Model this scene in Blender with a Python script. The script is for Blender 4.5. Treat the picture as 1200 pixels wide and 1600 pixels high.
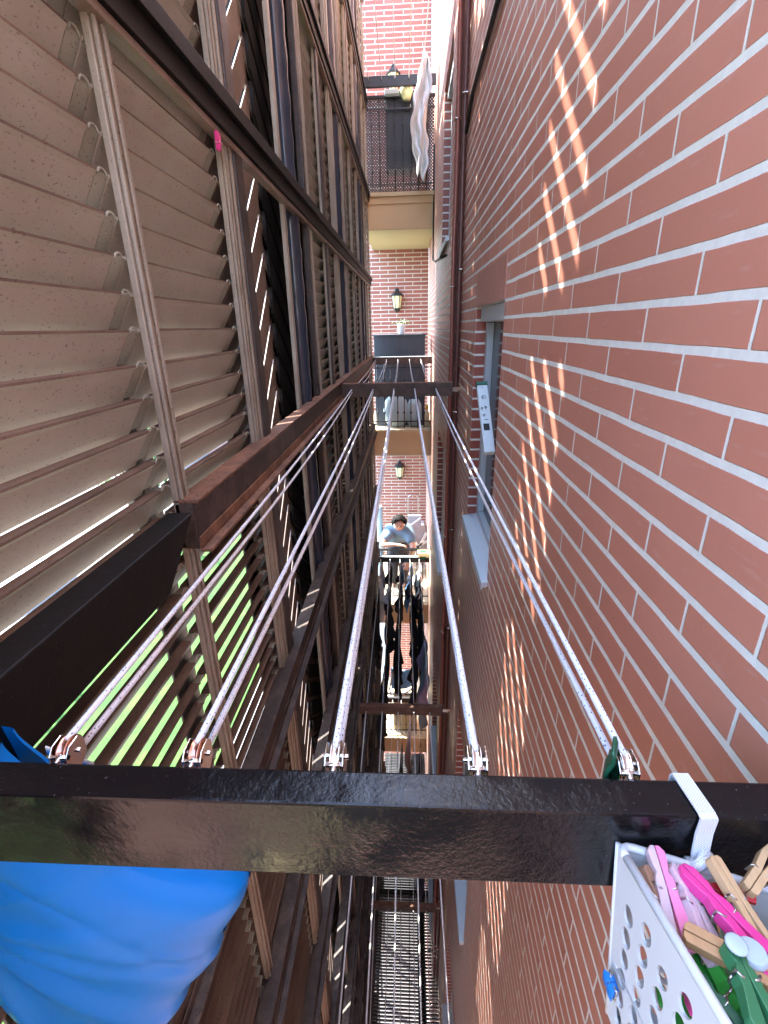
import bpy, bmesh, math, random
from mathutils import Vector, Matrix
random.seed(7)
for o in list(bpy.data.objects): bpy.data.objects.remove(o)
S = bpy.context.scene; C = S.collection
R = math.radians
# ------------------------------------------------------------------ camera
RT = Vector((0.99853243, 0.00135547, 0.05414011))
DP = Vector((0.0499717, 0.36229485, -0.93072298))
UP = Vector((-0.02087626, 0.93206255, 0.36169542))
cam = bpy.data.cameras.new('camera'); camo = bpy.data.objects.new('camera', cam); C.objects.link(camo)
camo.matrix_world = Matrix((RT, DP, UP)).to_4x4()
cam.sensor_fit = 'HORIZONTAL'; cam.sensor_width = 36; cam.lens = 36 * 745 / 1200
cam.clip_start = 0.01; cam.clip_end = 800
S.camera = camo
# ------------------------------------------------------------------ sky, sun, exposure
SUN = Vector((-0.93, 0.62, 1.55)).normalized()          # direction towards the sun
elev = math.asin(SUN.z); az = math.atan2(SUN.x, SUN.y)
W = bpy.data.worlds.new('World'); S.world = W; W.use_nodes = True
wn = W.node_tree; bg = wn.nodes['Background']
sky = wn.nodes.new('ShaderNodeTexSky'); sky.sky_type = 'NISHITA'; sky.sun_disc = False
sky.sun_elevation = elev; sky.sun_rotation = az; sky.dust_density = 1.2; sky.air_density = 1.0
wn.links.new(sky.outputs[0], bg.inputs[0]); bg.inputs[1].default_value = 0.15
sl = bpy.data.lights.new('sun', 'SUN'); sl.energy = 2.3; sl.angle = R(0.8); sl.color = (1, .96, .88)
so = bpy.data.objects.new('sun', sl); C.objects.link(so)
so.rotation_euler = SUN.to_track_quat('Z', 'Y').to_euler()
S.view_settings.view_transform = 'Standard'; S.view_settings.look = 'None'
S.view_settings.exposure = 3.85; S.view_settings.gamma = 1
try:
    S.cycles.max_bounces = 10; S.cycles.diffuse_bounces = 7; S.cycles.glossy_bounces = 5
except Exception: pass

# ------------------------------------------------------------------ materials
def nt(name):
    m = bpy.data.materials.new(name); m.use_nodes = True
    t = m.node_tree; return m, t, t.nodes['Principled BSDF']
def nd(t, ty, **k):
    n = t.nodes.new(ty)
    for a, v in k.items(): setattr(n, a, v)
    return n
def math_(t, op, a, b=None, c=None):
    n = t.nodes.new('ShaderNodeMath'); n.operation = op
    for i, v in enumerate((a, b, c)):
        if v is None: continue
        if hasattr(v, 'is_linked') or hasattr(v, 'links'): t.links.new(v, n.inputs[i])
        else: n.inputs[i].default_value = v
    return n.outputs[0]
def mixc(t, f, a, b):
    n = t.nodes.new('ShaderNodeMix'); n.data_type = 'RGBA'
    for i, v in ((0, f), (6, a), (7, b)):
        if hasattr(v, 'links'): t.links.new(v, n.inputs[i])
        elif i == 0: n.inputs[0].default_value = v
        else: n.inputs[i].default_value = (*v, 1)
    return n.outputs[2]
def ramp(t, f, stops):
    n = t.nodes.new('ShaderNodeValToRGB'); t.links.new(f, n.inputs[0])
    e = n.color_ramp.elements
    while len(e) < len(stops): e.new(.5)
    for x, (p, c) in zip(e, stops):
        x.position = p; x.color = (*c, 1) if len(c) == 3 else c
    return n.outputs[0]
def noise(t, scale, detail=4, vec=None, rough=.55):
    n = t.nodes.new('ShaderNodeTexNoise'); n.inputs['Scale'].default_value = scale
    n.inputs['Detail'].default_value = detail; n.inputs['Roughness'].default_value = rough
    if vec is not None: t.links.new(vec, n.inputs['Vector'])
    else:
        g = t.nodes.new('ShaderNodeNewGeometry'); t.links.new(g.outputs['Position'], n.inputs['Vector'])
    return n.outputs[0]
def scalev(t, s):
    g = t.nodes.new('ShaderNodeNewGeometry'); m = t.nodes.new('ShaderNodeVectorMath'); m.operation = 'MULTIPLY'
    t.links.new(g.outputs['Position'], m.inputs[0]); m.inputs[1].default_value = s
    return m.outputs[0]
def bump(t, b, h, strength, dist=.002):
    n = t.nodes.new('ShaderNodeBump'); n.inputs['Strength'].default_value = strength; n.inputs['Distance'].default_value = dist
    t.links.new(h, n.inputs['Height']); t.links.new(n.outputs[0], b.inputs['Normal'])
def simple(name, col, rough=.6, metal=0, var=.25, vs=20, bmp=.15, bs=200, spec=None, coat=0):
    m, t, b = nt(name)
    f = noise(t, vs)
    c = mixc(t, f, tuple(x * (1 - var) for x in col), tuple(min(1, x * (1 + var)) for x in col))
    t.links.new(c, b.inputs['Base Color']); b.inputs['Roughness'].default_value = rough
    b.inputs['Metallic'].default_value = metal
    if spec is not None: b.inputs['Specular IOR Level'].default_value = spec
    if coat: b.inputs['Coat Weight'].default_value = coat
    if bmp: bump(t, b, noise(t, bs, 3), bmp, .001)
    return m

def brick_mat(name, c1, c2, mort, swap=False, joint=.0115, vj=.0055, sunk=.0025, rough=.42, phase=.178, pitch=.0598, length=.25):
    m, t, b = nt(name)
    g = nd(t, 'ShaderNodeNewGeometry'); sp = nd(t, 'ShaderNodeSeparateXYZ'); t.links.new(g.outputs['Position'], sp.inputs[0])
    sn = nd(t, 'ShaderNodeSeparateXYZ'); t.links.new(g.outputs['True Normal'], sn.inputs[0])
    isx = math_(t, 'GREATER_THAN', math_(t, 'ABSOLUTE', sn.outputs[0]), .5)
    mx = nd(t, 'ShaderNodeMix'); t.links.new(isx, mx.inputs[0]); t.links.new(sp.outputs[0], mx.inputs[2]); t.links.new(sp.outputs[1], mx.inputs[3])
    U, V = mx.outputs[0], sp.outputs[2]
    if swap: U, V = V, U
    wob = math_(t, 'MULTIPLY', math_(t, 'SUBTRACT', noise(t, 9, 2), .5), .0035)
    V = math_(t, 'ADD', V, wob)
    v = math_(t, 'DIVIDE', math_(t, 'SUBTRACT', V, .024), pitch)
    row = math_(t, 'FLOOR', v); fv = math_(t, 'FRACT', v)
    fv = math_(t, 'SUBTRACT', v, row)
    par = math_(t, 'MULTIPLY', math_(t, 'ABSOLUTE', math_(t, 'MODULO', row, 2)), .5)
    u = math_(t, 'ADD', math_(t, 'DIVIDE', math_(t, 'SUBTRACT', U, phase), length), par)
    col = math_(t, 'FLOOR', u); fu = math_(t, 'SUBTRACT', u, col)
    dv = math_(t, 'MULTIPLY', math_(t, 'MINIMUM', fv, math_(t, 'SUBTRACT', 1, fv)), pitch)
    du = math_(t, 'MULTIPLY', math_(t, 'MINIMUM', fu, math_(t, 'SUBTRACT', 1, fu)), length)
    jn = math_(t, 'MULTIPLY', math_(t, 'SUBTRACT', noise(t, 300, 3), .5), .0016)
    dv = math_(t, 'ADD', dv, jn); du = math_(t, 'ADD', du, jn)
    def ss(d, w):
        n = nd(t, 'ShaderNodeMapRange'); n.interpolation_type = 'SMOOTHSTEP'; t.links.new(d, n.inputs[0])
        n.inputs[1].default_value = w / 2 - .0006; n.inputs[2].default_value = w / 2 + .0006; return n.outputs[0]
    mask = math_(t, 'MULTIPLY', ss(dv, joint), ss(du, vj))
    cb = nd(t, 'ShaderNodeCombineXYZ'); t.links.new(row, cb.inputs[0]); t.links.new(col, cb.inputs[1])
    wnz = nd(t, 'ShaderNodeTexWhiteNoise'); t.links.new(cb.outputs[0], wnz.inputs[0])
    bc = mixc(t, wnz.outputs[0], c1, c2)
    st = noise(t, 5, 5)
    bc = mixc(t, math_(t, 'MULTIPLY', st, .3), bc, tuple(x * .62 for x in c1))
    fl = ramp(t, noise(t, 500, 2), [(.3, (0, 0, 0)), (.36, (1, 1, 1))])
    bc2 = mixc(t, math_(t, 'MULTIPLY', math_(t, 'SUBTRACT', 1, fl), .35), bc, (.55, .35, .28))
    scr = ramp(t, noise(t, 30, 5, scalev(t, (1, .6, 3))), [(.62, (0, 0, 0)), (.7, (1, 1, 1))])
    bc2 = mixc(t, math_(t, 'MULTIPLY', scr, .14), bc2, (.62, .5, .46))
    mc = mixc(t, noise(t, 60, 5), tuple(x * .78 for x in mort), tuple(min(1, x * 1.1) for x in mort))
    t.links.new(mixc(t, mask, mc, bc2), b.inputs['Base Color'])
    rr = math_(t, 'SUBTRACT', .85, math_(t, 'MULTIPLY', mask, .85 - rough))
    t.links.new(rr, b.inputs['Roughness'])
    h = math_(t, 'ADD', math_(t, 'MULTIPLY', mask, 1), math_(t, 'MULTIPLY', noise(t, 120, 4), .18))
    bump(t, b, h, .7, sunk)
    return m
M = {}
BR1, BR2, MO = (.57, .225, .150), (.64, .27, .185), (.80, .82, .75)
M['brick'] = brick_mat('salmon_brick', BR1, BR2, MO)
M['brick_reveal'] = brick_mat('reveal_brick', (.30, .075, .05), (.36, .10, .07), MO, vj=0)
M['brick_soldier'] = brick_mat('soldier_brick', (.48, .19, .13), (.54, .22, .155), (.62, .5, .44), swap=True, joint=.003, vj=0, length=5)
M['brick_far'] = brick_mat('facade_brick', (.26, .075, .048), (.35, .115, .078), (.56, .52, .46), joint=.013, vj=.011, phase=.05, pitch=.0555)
# louvre metal: grey-beige paint, dirt specks
def louvre_mat(name, base, dirt, amount, rough=.5):
    m, t, b = nt(name)
    n1 = ramp(t, noise(t, 260, 3, scalev(t, (1, .55, 1))), [(.63, (0, 0, 0)), (.67, (1, 1, 1))])
    n2 = ramp(t, noise(t, 6, 6), [(.35, (0, 0, 0)), (.75, (1, 1, 1))])
    c = mixc(t, math_(t, 'MULTIPLY', n2, amount), base, dirt)
    c = mixc(t, math_(t, 'MULTIPLY', n1, .75), c, tuple(x * .35 for x in dirt))
    t.links.new(c, b.inputs['Base Color']); b.inputs['Roughness'].default_value = rough
    bump(t, b, noise(t, 90, 3), .12, .001)
    return m
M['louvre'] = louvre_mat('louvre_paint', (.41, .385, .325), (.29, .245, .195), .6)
M['louvre_brown'] = louvre_mat('brown_louvre_paint', (.17, .125, .10), (.085, .052, .038), .9)  # darker, browner louvre colour for the lower panels and end pieces
M['lip'] = louvre_mat('dusty_lip', (.17, .12, .09), (.06, .04, .03), .9, .85)
M['mull'] = louvre_mat('mullion_paint', (.33, .305, .25), (.17, .14, .10), .8, .45)
M['clip'] = louvre_mat('clip_plastic', (.36, .38, .31), (.12, .09, .06), .7, .5)
M['fin'] = louvre_mat('fin_paint', (.30, .24, .19), (.12, .07, .045), .8, .4)
def rusty(name, a, bb, c3, rough=.75):
    m, t, b = nt(name)
    f = noise(t, 14, 8, rough=.7)
    c = ramp(t, f, [(.28, c3), (.45, bb), (.62, a), (.8, tuple(x * 1.3 for x in a))])
    c = mixc(t, ramp(t, noise(t, 160, 3), [(.6, (0, 0, 0)), (.66, (1, 1, 1))]), c, tuple(x * .4 for x in bb))
    t.links.new(c, b.inputs['Base Color']); b.inputs['Roughness'].default_value = rough
    bump(t, b, noise(t, 70, 6), .6, .003)
    return m
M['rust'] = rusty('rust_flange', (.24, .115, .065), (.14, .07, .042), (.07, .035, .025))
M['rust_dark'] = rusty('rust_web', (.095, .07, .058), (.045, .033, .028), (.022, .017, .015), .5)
M['brown_steel'] = rusty('brown_steel', (.085, .05, .038), (.05, .030, .023), (.02, .015, .013), .4)
def gloss_black(name, r=.12, bs=190, st=.35, col=(.011, .011, .013)):
    m, t, b = nt(name)
    dust = ramp(t, noise(t, 330, 3), [(.68, (0, 0, 0)), (.73, (1, 1, 1))])
    c = mixc(t, math_(t, 'MULTIPLY', dust, .35), col, (.22, .22, .22)); t.links.new(c, b.inputs['Base Color'])
    b.inputs['Roughness'].default_value = r
    patch = ramp(t, noise(t, 9, 3), [(.38, (.15, .15, .15)), (.6, (1, 1, 1))])
    h = math_(t, 'MULTIPLY', noise(t, bs, 5, None, .62), patch)
    bump(t, b, h, st, .0016)
    return m
M['postpaint'] = rusty('post_paint', (.055, .042, .035), (.032, .026, .023), (.014, .013, .013), .45)
M['black'] = gloss_black('glossy_black_paint', .07, 150, .8, (.0045, .0045, .0055))
M['black'].node_tree.nodes['Principled BSDF'].inputs['Specular IOR Level'].default_value = .34
M['blacktop'] = gloss_black('worn_black_paint', .32, 260, .3, (.014, .011, .012))
M['black2'] = gloss_black('black_frame_paint', .55, 60, .5, (.006, .0055, .005)); M['black2'].node_tree.nodes['Principled BSDF'].inputs['Specular IOR Level'].default_value = .25
M['tube'] = gloss_black('black_tube_paint', .2, 30, .15, (.03, .04, .06))
M['iron'] = simple('wrought_iron', (.018, .018, .02), .45, var=.3)
M['trellis'] = simple('black_plastic', (.02, .022, .028), .5)
M['stone'] = simple('tan_stone', (.60, .43, .24), .8, var=.12, vs=4, bmp=.3)
M['stone_edge'] = simple('stone_coping', (.52, .42, .25), .8, var=.12, vs=6)
M['soffit'] = simple('cream_soffit', (.50, .42, .24), .9, var=.06, vs=3)
M['tile'] = simple('balcony_floor', (.50, .44, .30), .7, var=.1, vs=8)
M['brickplain'] = simple('dark_red_mortar', (.13, .05, .04), .8)
M['alu'] = simple('pale_aluminium', (.52, .60, .64), .4, .0, var=.06, vs=8, bmp=.05)
M['glassdark'] = simple('window_glass', (.012, .016, .02), .12, 0, 0, bmp=0, spec=.35)
M['gasket'] = simple('black_gasket', (.01, .01, .01), .6)
M['white'] = simple('white_plastic', (.64, .67, .69), .45, var=.05, bmp=.1)
M['carton'] = simple('white_carton', (.66, .72, .72), .6, var=.06)
M['greencap'] = simple('dark_green_plastic', (.01, .10, .06), .45)
M['ink'] = simple('grey_print', (.10, .12, .12), .7)
M['copper'] = simple('painted_copper_pipe', (.30, .10, .07), .3, .1, var=.3, vs=30)
M['copper2'] = simple('dark_painted_pipe', (.12, .045, .035), .35, .0, var=.3, vs=30)
M['cable'] = simple('black_cable', (.012, .012, .012), .5)
M['chrome'] = simple('chromed_steel', (.75, .73, .70), .14, 1, var=.1, vs=60, bmp=.2)
M['bronze'] = simple('copper_wheel', (.55, .27, .19), .22, 1, var=.2, vs=80)
M['lamp'] = simple('lantern_metal', (.012, .012, .013), .5)
M['lampglass'] = simple('lantern_glass', (.75, .78, .42), .3, var=.08)
M['planter'] = simple('grey_cabinet', (.045, .055, .07), .6, var=.1)
M['plant'] = simple('plant_leaf', (.06, .13, .04), .6, var=.4, vs=60)
M['pot'] = simple('white_pot', (.72, .74, .76), .4, var=.03)
M['skin'] = simple('skin', (.55, .30, .21), .55, var=.08, vs=15, bmp=0)
M['hair'] = simple('dark_hair', (.008, .006, .005), .7, var=.4, vs=60)
M['hair'].node_tree.nodes['Principled BSDF'].inputs['Specular IOR Level'].default_value = .12
M['shirt'] = simple('grey_blue_shirt', (.15, .23, .31), .8, var=.15, vs=10)
M['trousers'] = simple('dark_trousers', (.03, .03, .04), .85)
m, t, b = nt('white_elastic'); M['webbing'] = m
b.inputs['Roughness'].default_value = .8
ck = nd(t, 'ShaderNodeTexChecker'); ck.inputs['Scale'].default_value = 900; t.links.new(scalev(t, (1, 1, 1)), ck.inputs['Vector'])
t.links.new(mixc(t, ck.outputs[1], (.50, .53, .58), (.80, .82, .85)), b.inputs['Base Color']); bump(t, b, ck.outputs[1], .6, .0006)
M['spring'] = simple('steel_spring', (.5, .48, .46), .3, 1, bmp=0)
M['ground'] = simple('pale_paving', (.17, .165, .155), .85, var=.12, vs=1.5)
def cloth(name, col, rough=.85, sheen=0): return simple('cloth_' + name, col, rough, var=.12, vs=12, bmp=.4, bs=600)
M['cblack'] = cloth('black', (.012, .012, .014)); M['cnavy'] = cloth('navy', (.014, .018, .035))
M['cwhite'] = cloth('white', (.76, .77, .74)); M['clilac'] = cloth('lilac', (.34, .28, .42))
M['cblue'] = cloth('blue', (.22, .48, .80)); M['cpink'] = cloth('pink', (.55, .32, .30)); M['cteal'] = cloth('pale_teal', (.35, .45, .48))
M['cgrey'] = cloth('grey', (.28, .28, .31)); M['cyellow'] = cloth('cream', (.55, .48, .3)); M['cmaroon'] = cloth('maroon', (.05, .016, .014))
# rope: white braid with navy flecks
m, t, b = nt('braided_rope'); M['rope'] = m
vo = nd(t, 'ShaderNodeTexVoronoi'); vo.inputs['Scale'].default_value = 240; t.links.new(scalev(t, (1.2, .8, 1.2)), vo.inputs['Vector'])
fk = ramp(t, vo.outputs['Distance'], [(.17, (1, 1, 1)), (.24, (0, 0, 0))])
t.links.new(mixc(t, fk, (.70, .72, .75), (.03, .05, .12)), b.inputs['Base Color']); b.inputs['Roughness'].default_value = .8
bump(t, b, vo.outputs['Distance'], .5, .001)
# satin blue
m, t, b = nt('blue_satin'); M['satin'] = m
t.links.new(mixc(t, noise(t, 3, 4), (.0, .125, .46), (.0, .21, .66)), b.inputs['Base Color'])
b.inputs['Roughness'].default_value = .42; b.inputs['Specular IOR Level'].default_value = .25
wv = nd(t, 'ShaderNodeTexWave'); wv.inputs['Scale'].default_value = 500; wv.inputs['Distortion'].default_value = .4
g_ = nd(t, 'ShaderNodeNewGeometry'); t.links.new(g_.outputs['Position'], wv.inputs['Vector']); bump(t, b, wv.outputs[1], .12, .0004)
# lawn
m, t, b = nt('lawn_grass'); M['lawn'] = m
t.links.new(ramp(t, noise(t, 1.2, 8), [(.3, (.012, .05, .004)), (.5, (.026, .09, .005)), (.75, (.055, .12, .010))]), b.inputs['Base Color'])
b.inputs['Roughness'].default_value = .9; bump(t, b, noise(t, 30, 5), .8, .03)
m, t, b = nt('foliage'); M['leaf'] = m
t.links.new(ramp(t, noise(t, 3, 5), [(.3, (.03, .07, .015)), (.6, (.06, .13, .025)), (.8, (.11, .18, .04))]), b.inputs['Base Color']); b.inputs['Roughness'].default_value = .7
M['bark'] = simple('bark', (.12, .08, .05), .9, vs=8)
M['asphalt'] = simple('road_asphalt', (.09, .09, .09), .9)
M['carpaint'] = simple('white_car_paint', (.75, .75, .77), .2, var=.02, bmp=0)
M['tyre'] = simple('tyre_rubber', (.02, .02, .02), .8)
M['pinkwall'] = simple('pale_pink_render', (.36, .22, .19), .85, var=.08, vs=2)
M['grate'] = simple('galvanised_grating', (.05, .052, .055), .5, .5)
def plast(name, col, r=.35, tr=0):
    m = simple('plastic_' + name, col, r, var=.05, bmp=.05)
    if tr: m.node_tree.nodes['Principled BSDF'].inputs['Subsurface Weight'].default_value = tr; m.node_tree.nodes['Principled BSDF'].inputs['Subsurface Scale'].default_value = .01
    return m
M['pmagenta'] = plast('magenta', (.70, .045, .27)); M['ppink'] = plast('pink', (.78, .22, .42)); M['ppale'] = plast('pale_pink', (.60, .46, .50), .3, .3)
M['pred'] = plast('red', (.50, .015, .025)); M['pgreen'] = plast('green', (.035, .17, .07)); M['pdkgreen'] = plast('dark_green', (.012, .09, .045))
M['pblue'] = plast('blue', (.02, .20, .62)); M['pbluegrey'] = plast('bluegrey', (.42, .52, .56)); M['pbright'] = plast('bright_green', (.05, .42, .06)); M['pyellow'] = plast('yellow', (.60, .36, .04))
def wood(name, col):
    m, t, b = nt(name)
    f = noise(t, 40, 5, scalev(t, (6, 1, 1.5)))
    t.links.new(mixc(t, f, tuple(x * .7 for x in col), tuple(min(1, x * 1.15) for x in col)), b.inputs['Base Color']); b.inputs['Roughness'].default_value = .55
    bump(t, b, f, .3, .0006); return m
M['wlight'] = wood('light_beech', (.60, .40, .21)); M['wtan'] = wood('tan_beech', (.46, .25, .11)); M['wold'] = wood('weathered_wood', (.36, .20, .12))

# ------------------------------------------------------------------ mesh helpers
class MB:
    def __init__(s): s.v = []; s.f = []; s.mi = []; s.mats = []; s.sm = []
    def mat(s, m):
        if m not in s.mats: s.mats.append(m)
        return s.mats.index(m)
    def quadmesh(s, vs, fs, m, smooth=False):
        k = len(s.v); s.v += [tuple(p) for p in vs]; i = s.mat(m)
        for f in fs: s.f.append([k + a for a in f]); s.mi.append(i); s.sm.append(smooth)
    def box(s, x0, x1, y0, y1, z0, z1, m):
        vs = [(x, y, z) for x in (x0, x1) for y in (y0, y1) for z in (z0, z1)]
        s.quadmesh(vs, [(0, 1, 3, 2), (4, 6, 7, 5), (0, 4, 5, 1), (2, 3, 7, 6), (0, 2, 6, 4), (1, 5, 7, 3)], m)
    def obox(s, a, b, w, h, m, up=(0, 0, 1), w2=None, h2=None):
        a = Vector(a); b = Vector(b); d = (b - a).normalized(); u = Vector(up)
        r = d.cross(u)
        if r.length < 1e-5: r = d.cross(Vector((0, 1, 0)))
        r.normalize(); u = r.cross(d).normalized(); w2 = w if w2 is None else w2; h2 = h if h2 is None else h2
        vs = [p + r * sx * ww / 2 + u * sy * hh / 2 for p, ww, hh in ((a, w, h), (b, w2, h2)) for sx, sy in ((-1, -1), (1, -1), (1, 1), (-1, 1))]
        s.quadmesh(vs, [(3, 2, 1, 0), (4, 5, 6, 7), (0, 1, 5, 4), (1, 2, 6, 5), (2, 3, 7, 6), (3, 0, 4, 7)], m)
    def tube(s, pts, r, m, n=8, smooth=True, caps=True):
        pts = [Vector(p) for p in pts]; rs = r if isinstance(r, (list, tuple)) else [r] * len(pts)
        vs = []; prev = None
        for i, p in enumerate(pts):
            d = (pts[min(i + 1, len(pts) - 1)] - pts[max(i - 1, 0)]).normalized()
            if prev is None:
                u = d.orthogonal().normalized()
            else:
                u = (prev - d * prev.dot(d)).normalized()
            prev = u; w = d.cross(u)
            for k in range(n):
                a = 2 * math.pi * k / n; vs.append(p + (u * math.cos(a) + w * math.sin(a)) * rs[i])
        fs = [(i * n + k, i * n + (k + 1) % n, (i + 1) * n + (k + 1) % n, (i + 1) * n + k) for i in range(len(pts) - 1) for k in range(n)]
        if caps: fs += [tuple(range(n))[::-1], tuple((len(pts) - 1) * n + k for k in range(n))]
        s.quadmesh(vs, fs, m, smooth)
    def lathe(s, prof, c, m, n=16, axis='Z', smooth=True):
        vs = []
        for r, h in prof:
            for k in range(n):
                a = 2 * math.pi * k / n; x, y = r * math.cos(a), r * math.sin(a)
                p = {'Z': (x, y, h), 'X': (h, x, y), 'Y': (x, h, y)}[axis]
                vs.append((c[0] + p[0], c[1] + p[1], c[2] + p[2]))
        fs = [(i * n + k, i * n + (k + 1) % n, (i + 1) * n + (k + 1) % n, (i + 1) * n + k) for i in range(len(prof) - 1) for k in range(n)]
        fs += [tuple(range(n))[::-1], tuple((len(prof) - 1) * n + k for k in range(n))]
        s.quadmesh(vs, fs, m, smooth)
    def prism(s, poly, axis, a, b, m, smooth=False):
        n = len(poly); f = {'Y': lambda p, h: (p[0], h, p[1]), 'X': lambda p, h: (h, p[0], p[1]), 'Z': lambda p, h: (p[0], p[1], h)}[axis]
        vs = [f(p, a) for p in poly] + [f(p, b) for p in poly]
        fs = [tuple(range(n)), tuple(range(n, 2 * n))[::-1]] + [(k, n + k, n + (k + 1) % n, (k + 1) % n) for k in range(n)]
        s.quadmesh(vs, fs, m, smooth)
    def grid(s, fn, nu, nv, m, smooth=True):
        vs = [fn(i / nu, j / nv) for j in range(nv + 1) for i in range(nu + 1)]
        fs = [(j * (nu + 1) + i, j * (nu + 1) + i + 1, (j + 1) * (nu + 1) + i + 1, (j + 1) * (nu + 1) + i) for j in range(nv) for i in range(nu)]
        s.quadmesh(vs, fs, m, smooth)
    def build(s, name, parent=None, bevel=0, solid=0, sub=0):
        me = bpy.data.meshes.new(name); me.from_pydata(s.v, [], s.f)
        for m in s.mats: me.materials.append(M[m])
        me.polygons.foreach_set('material_index', s.mi); me.polygons.foreach_set('use_smooth', s.sm)
        bm = bmesh.new(); bm.from_mesh(me); bmesh.ops.recalc_face_normals(bm, faces=bm.faces); bm.to_mesh(me); bm.free()
        o = bpy.data.objects.new(name, me); C.objects.link(o)
        if parent: o.parent = parent; o.matrix_parent_inverse = Matrix.Translation(-parent.location) if parent.type == 'EMPTY' else Matrix()
        if solid: q = o.modifiers.new('thickness', 'SOLIDIFY'); q.thickness = solid; q.offset = 0
        if sub: q = o.modifiers.new('smooth', 'SUBSURF'); q.levels = q.render_levels = sub
        if bevel: q = o.modifiers.new('bevel', 'BEVEL'); q.width = bevel; q.segments = 2; q.limit_method = 'ANGLE'
        return o
def tag(o, label=None, cat=None, group=None, kind=None):
    if label: o['label'] = label
    if cat: o['category'] = cat
    if group: o['group'] = group
    if kind: o['kind'] = kind
    return o
def thing(name, loc, label, cat, group=None):
    o = bpy.data.objects.new(name, None); C.objects.link(o); o.location = loc; o.empty_display_size = .1
    bpy.context.view_layer.update()
    return tag(o, label, cat, group)
def copy_tree(src, parent=None, off=(0, 0, 0), label=None):
    c = src.copy(); C.objects.link(c)
    if parent: c.parent = parent
    else: c.location = Vector(src.location) + Vector(off)
    if label: c['label'] = label
    for ch in src.children: copy_tree(ch, c)
    return c
def wall_boxes(mb, axis, u0, u1, z0, z1, d0, d1, holes, m):
    us = sorted({u0, u1, *[h[0] for h in holes], *[h[1] for h in holes]}); zs = sorted({z0, z1, *[h[2] for h in holes], *[h[3] for h in holes]})
    for a, b_ in zip(us, us[1:]):
        for c, d in zip(zs, zs[1:]):
            if any(h[0] <= a and b_ <= h[1] and h[2] <= c and d <= h[3] for h in holes): continue
            if axis == 'X': mb.box(d0, d1, a, b_, c, d, m)
            else: mb.box(a, b_, d0, d1, c, d, m)

GZ = -11.0; FL = 2.76
# ------------------------------------------------------------------ setting: ground
mb = MB(); mb.box(-400, 400, -400, 400, GZ - .5, GZ, 'ground'); tag(mb.build('ground'), kind='structure')
mb = MB(); mb.box(-1.2, .29, -1, 8, GZ, GZ + .01, 'asphalt'); tag(mb.build('dark_yard_sheet'), kind='structure')  # dark sheet added to dim the ground showing through the grating
mb = MB(); mb.box(-13.5, -5.2, -60, 80, GZ, GZ + .03, 'lawn'); tag(mb.build('lawn'), kind='structure')
mb = MB(); mb.box(-34, -26, -80, 120, GZ + .002, GZ + .01, 'asphalt'); tag(mb.build('road'), kind='structure')
# ------------------------------------------------------------------ right building (brick wall with windows)
apt = thing('brick_apartment_block', (.6, 3, GZ), 'tall salmon brick wall with wide pale mortar joints on the right of the shaft', 'building')
XW, XF = .36, .29; YS = 3.72
nearw = [(1.985, 2.82, -1.12 + FL * k, .089 + FL * k) for k in (-3, -2, -1, 0, 1)]
farw = [(4.0, 4.87, .60 + FL * k, 1.78 + FL * k) for k in (-3, -2, -1, 0, 1)]
mb = MB(); wall_boxes(mb, 'X', -1.3, YS, GZ, 4.3, XW, XW + .5, [(a, b, c, d) for a, b, c, d in nearw], 'brick')
wall_boxes(mb, 'X', YS, 8.05, GZ, 4.3, XF, XW + .5, [(a, b, c, d) for a, b, c, d in farw], 'brick')
mb.build('wall', apt)
mb = MB(); mb.box(XF + .001, XW, YS - .003, YS - .001, GZ, 4.3, 'brickplain'); mb.build('corner_strip', apt)
# reveals lined with redder brick, 2 mm proud of the opening sides; lintels; windows
def window(parent, y0, y1, z0, z1, xw, full):
    xr = xw + .056
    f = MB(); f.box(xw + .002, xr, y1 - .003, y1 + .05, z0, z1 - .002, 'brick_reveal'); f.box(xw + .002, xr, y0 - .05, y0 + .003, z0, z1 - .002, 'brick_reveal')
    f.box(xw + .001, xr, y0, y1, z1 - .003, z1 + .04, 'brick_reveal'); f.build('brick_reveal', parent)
    l = MB(); l.box(xw - .0025, xw + .01, y0, y1, z1, z1 + .155, 'brick_soldier'); l.build('lintel', parent)
    w = MB(); t_ = .03
    w.box(xr, xr + .05, y1 - .045, y1 - .004, z0 + .02, z1 - .004, 'alu'); w.box(xr, xr + .05, y0 + .004, y0 + .045, z0 + .02, z1 - .004, 'alu')
    w.box(xr, xr + .05, y0 + .046, y1 - .046, z0 + .02, z0 + .06, 'alu')
    w.box(xr - .035, xr + .05, y0 + .046, y1 - .046, z1 - .075, z1 - .006, 'alu')
    wo = w.build('window', parent, bevel=.003)
    g = MB(); g.box(xr + .03, xr + .045, y0 + .046, y1 - .046, z0 + .061, z1 - .076, 'glassdark'); g.build('pane', wo)
    s = MB()
    for ya, yb in ((y1 - .092, y1 - .058),):
        s.box(xr - .004, xr + .03, ya, yb, z0 + .065, z1 - .08, 'alu')
    s.box(xr + .001, xr + .028, y1 - .054, y1 - .047, z0 + .062, z1 - .078, 'gasket')
    s.build('sash', wo, bevel=.002)
    q = MB(); q.prism([(xw - .03, z0 - .028), (xw - .03, z0 + .002), (xr + .0, z0 + .019), (xr, z0 - .004)], 'Y', y0 - .02, y1 + .0, 'alu')
    q.box(xw - .03, xw - .027, y0 - .02, y1, z0 - .04, z0 - .026, 'alu')
    q.build('sill', wo, bevel=.002)
for h in nearw: window(apt, *h, XW, True)
for h in farw: window(apt, *h, XF, False)
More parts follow.
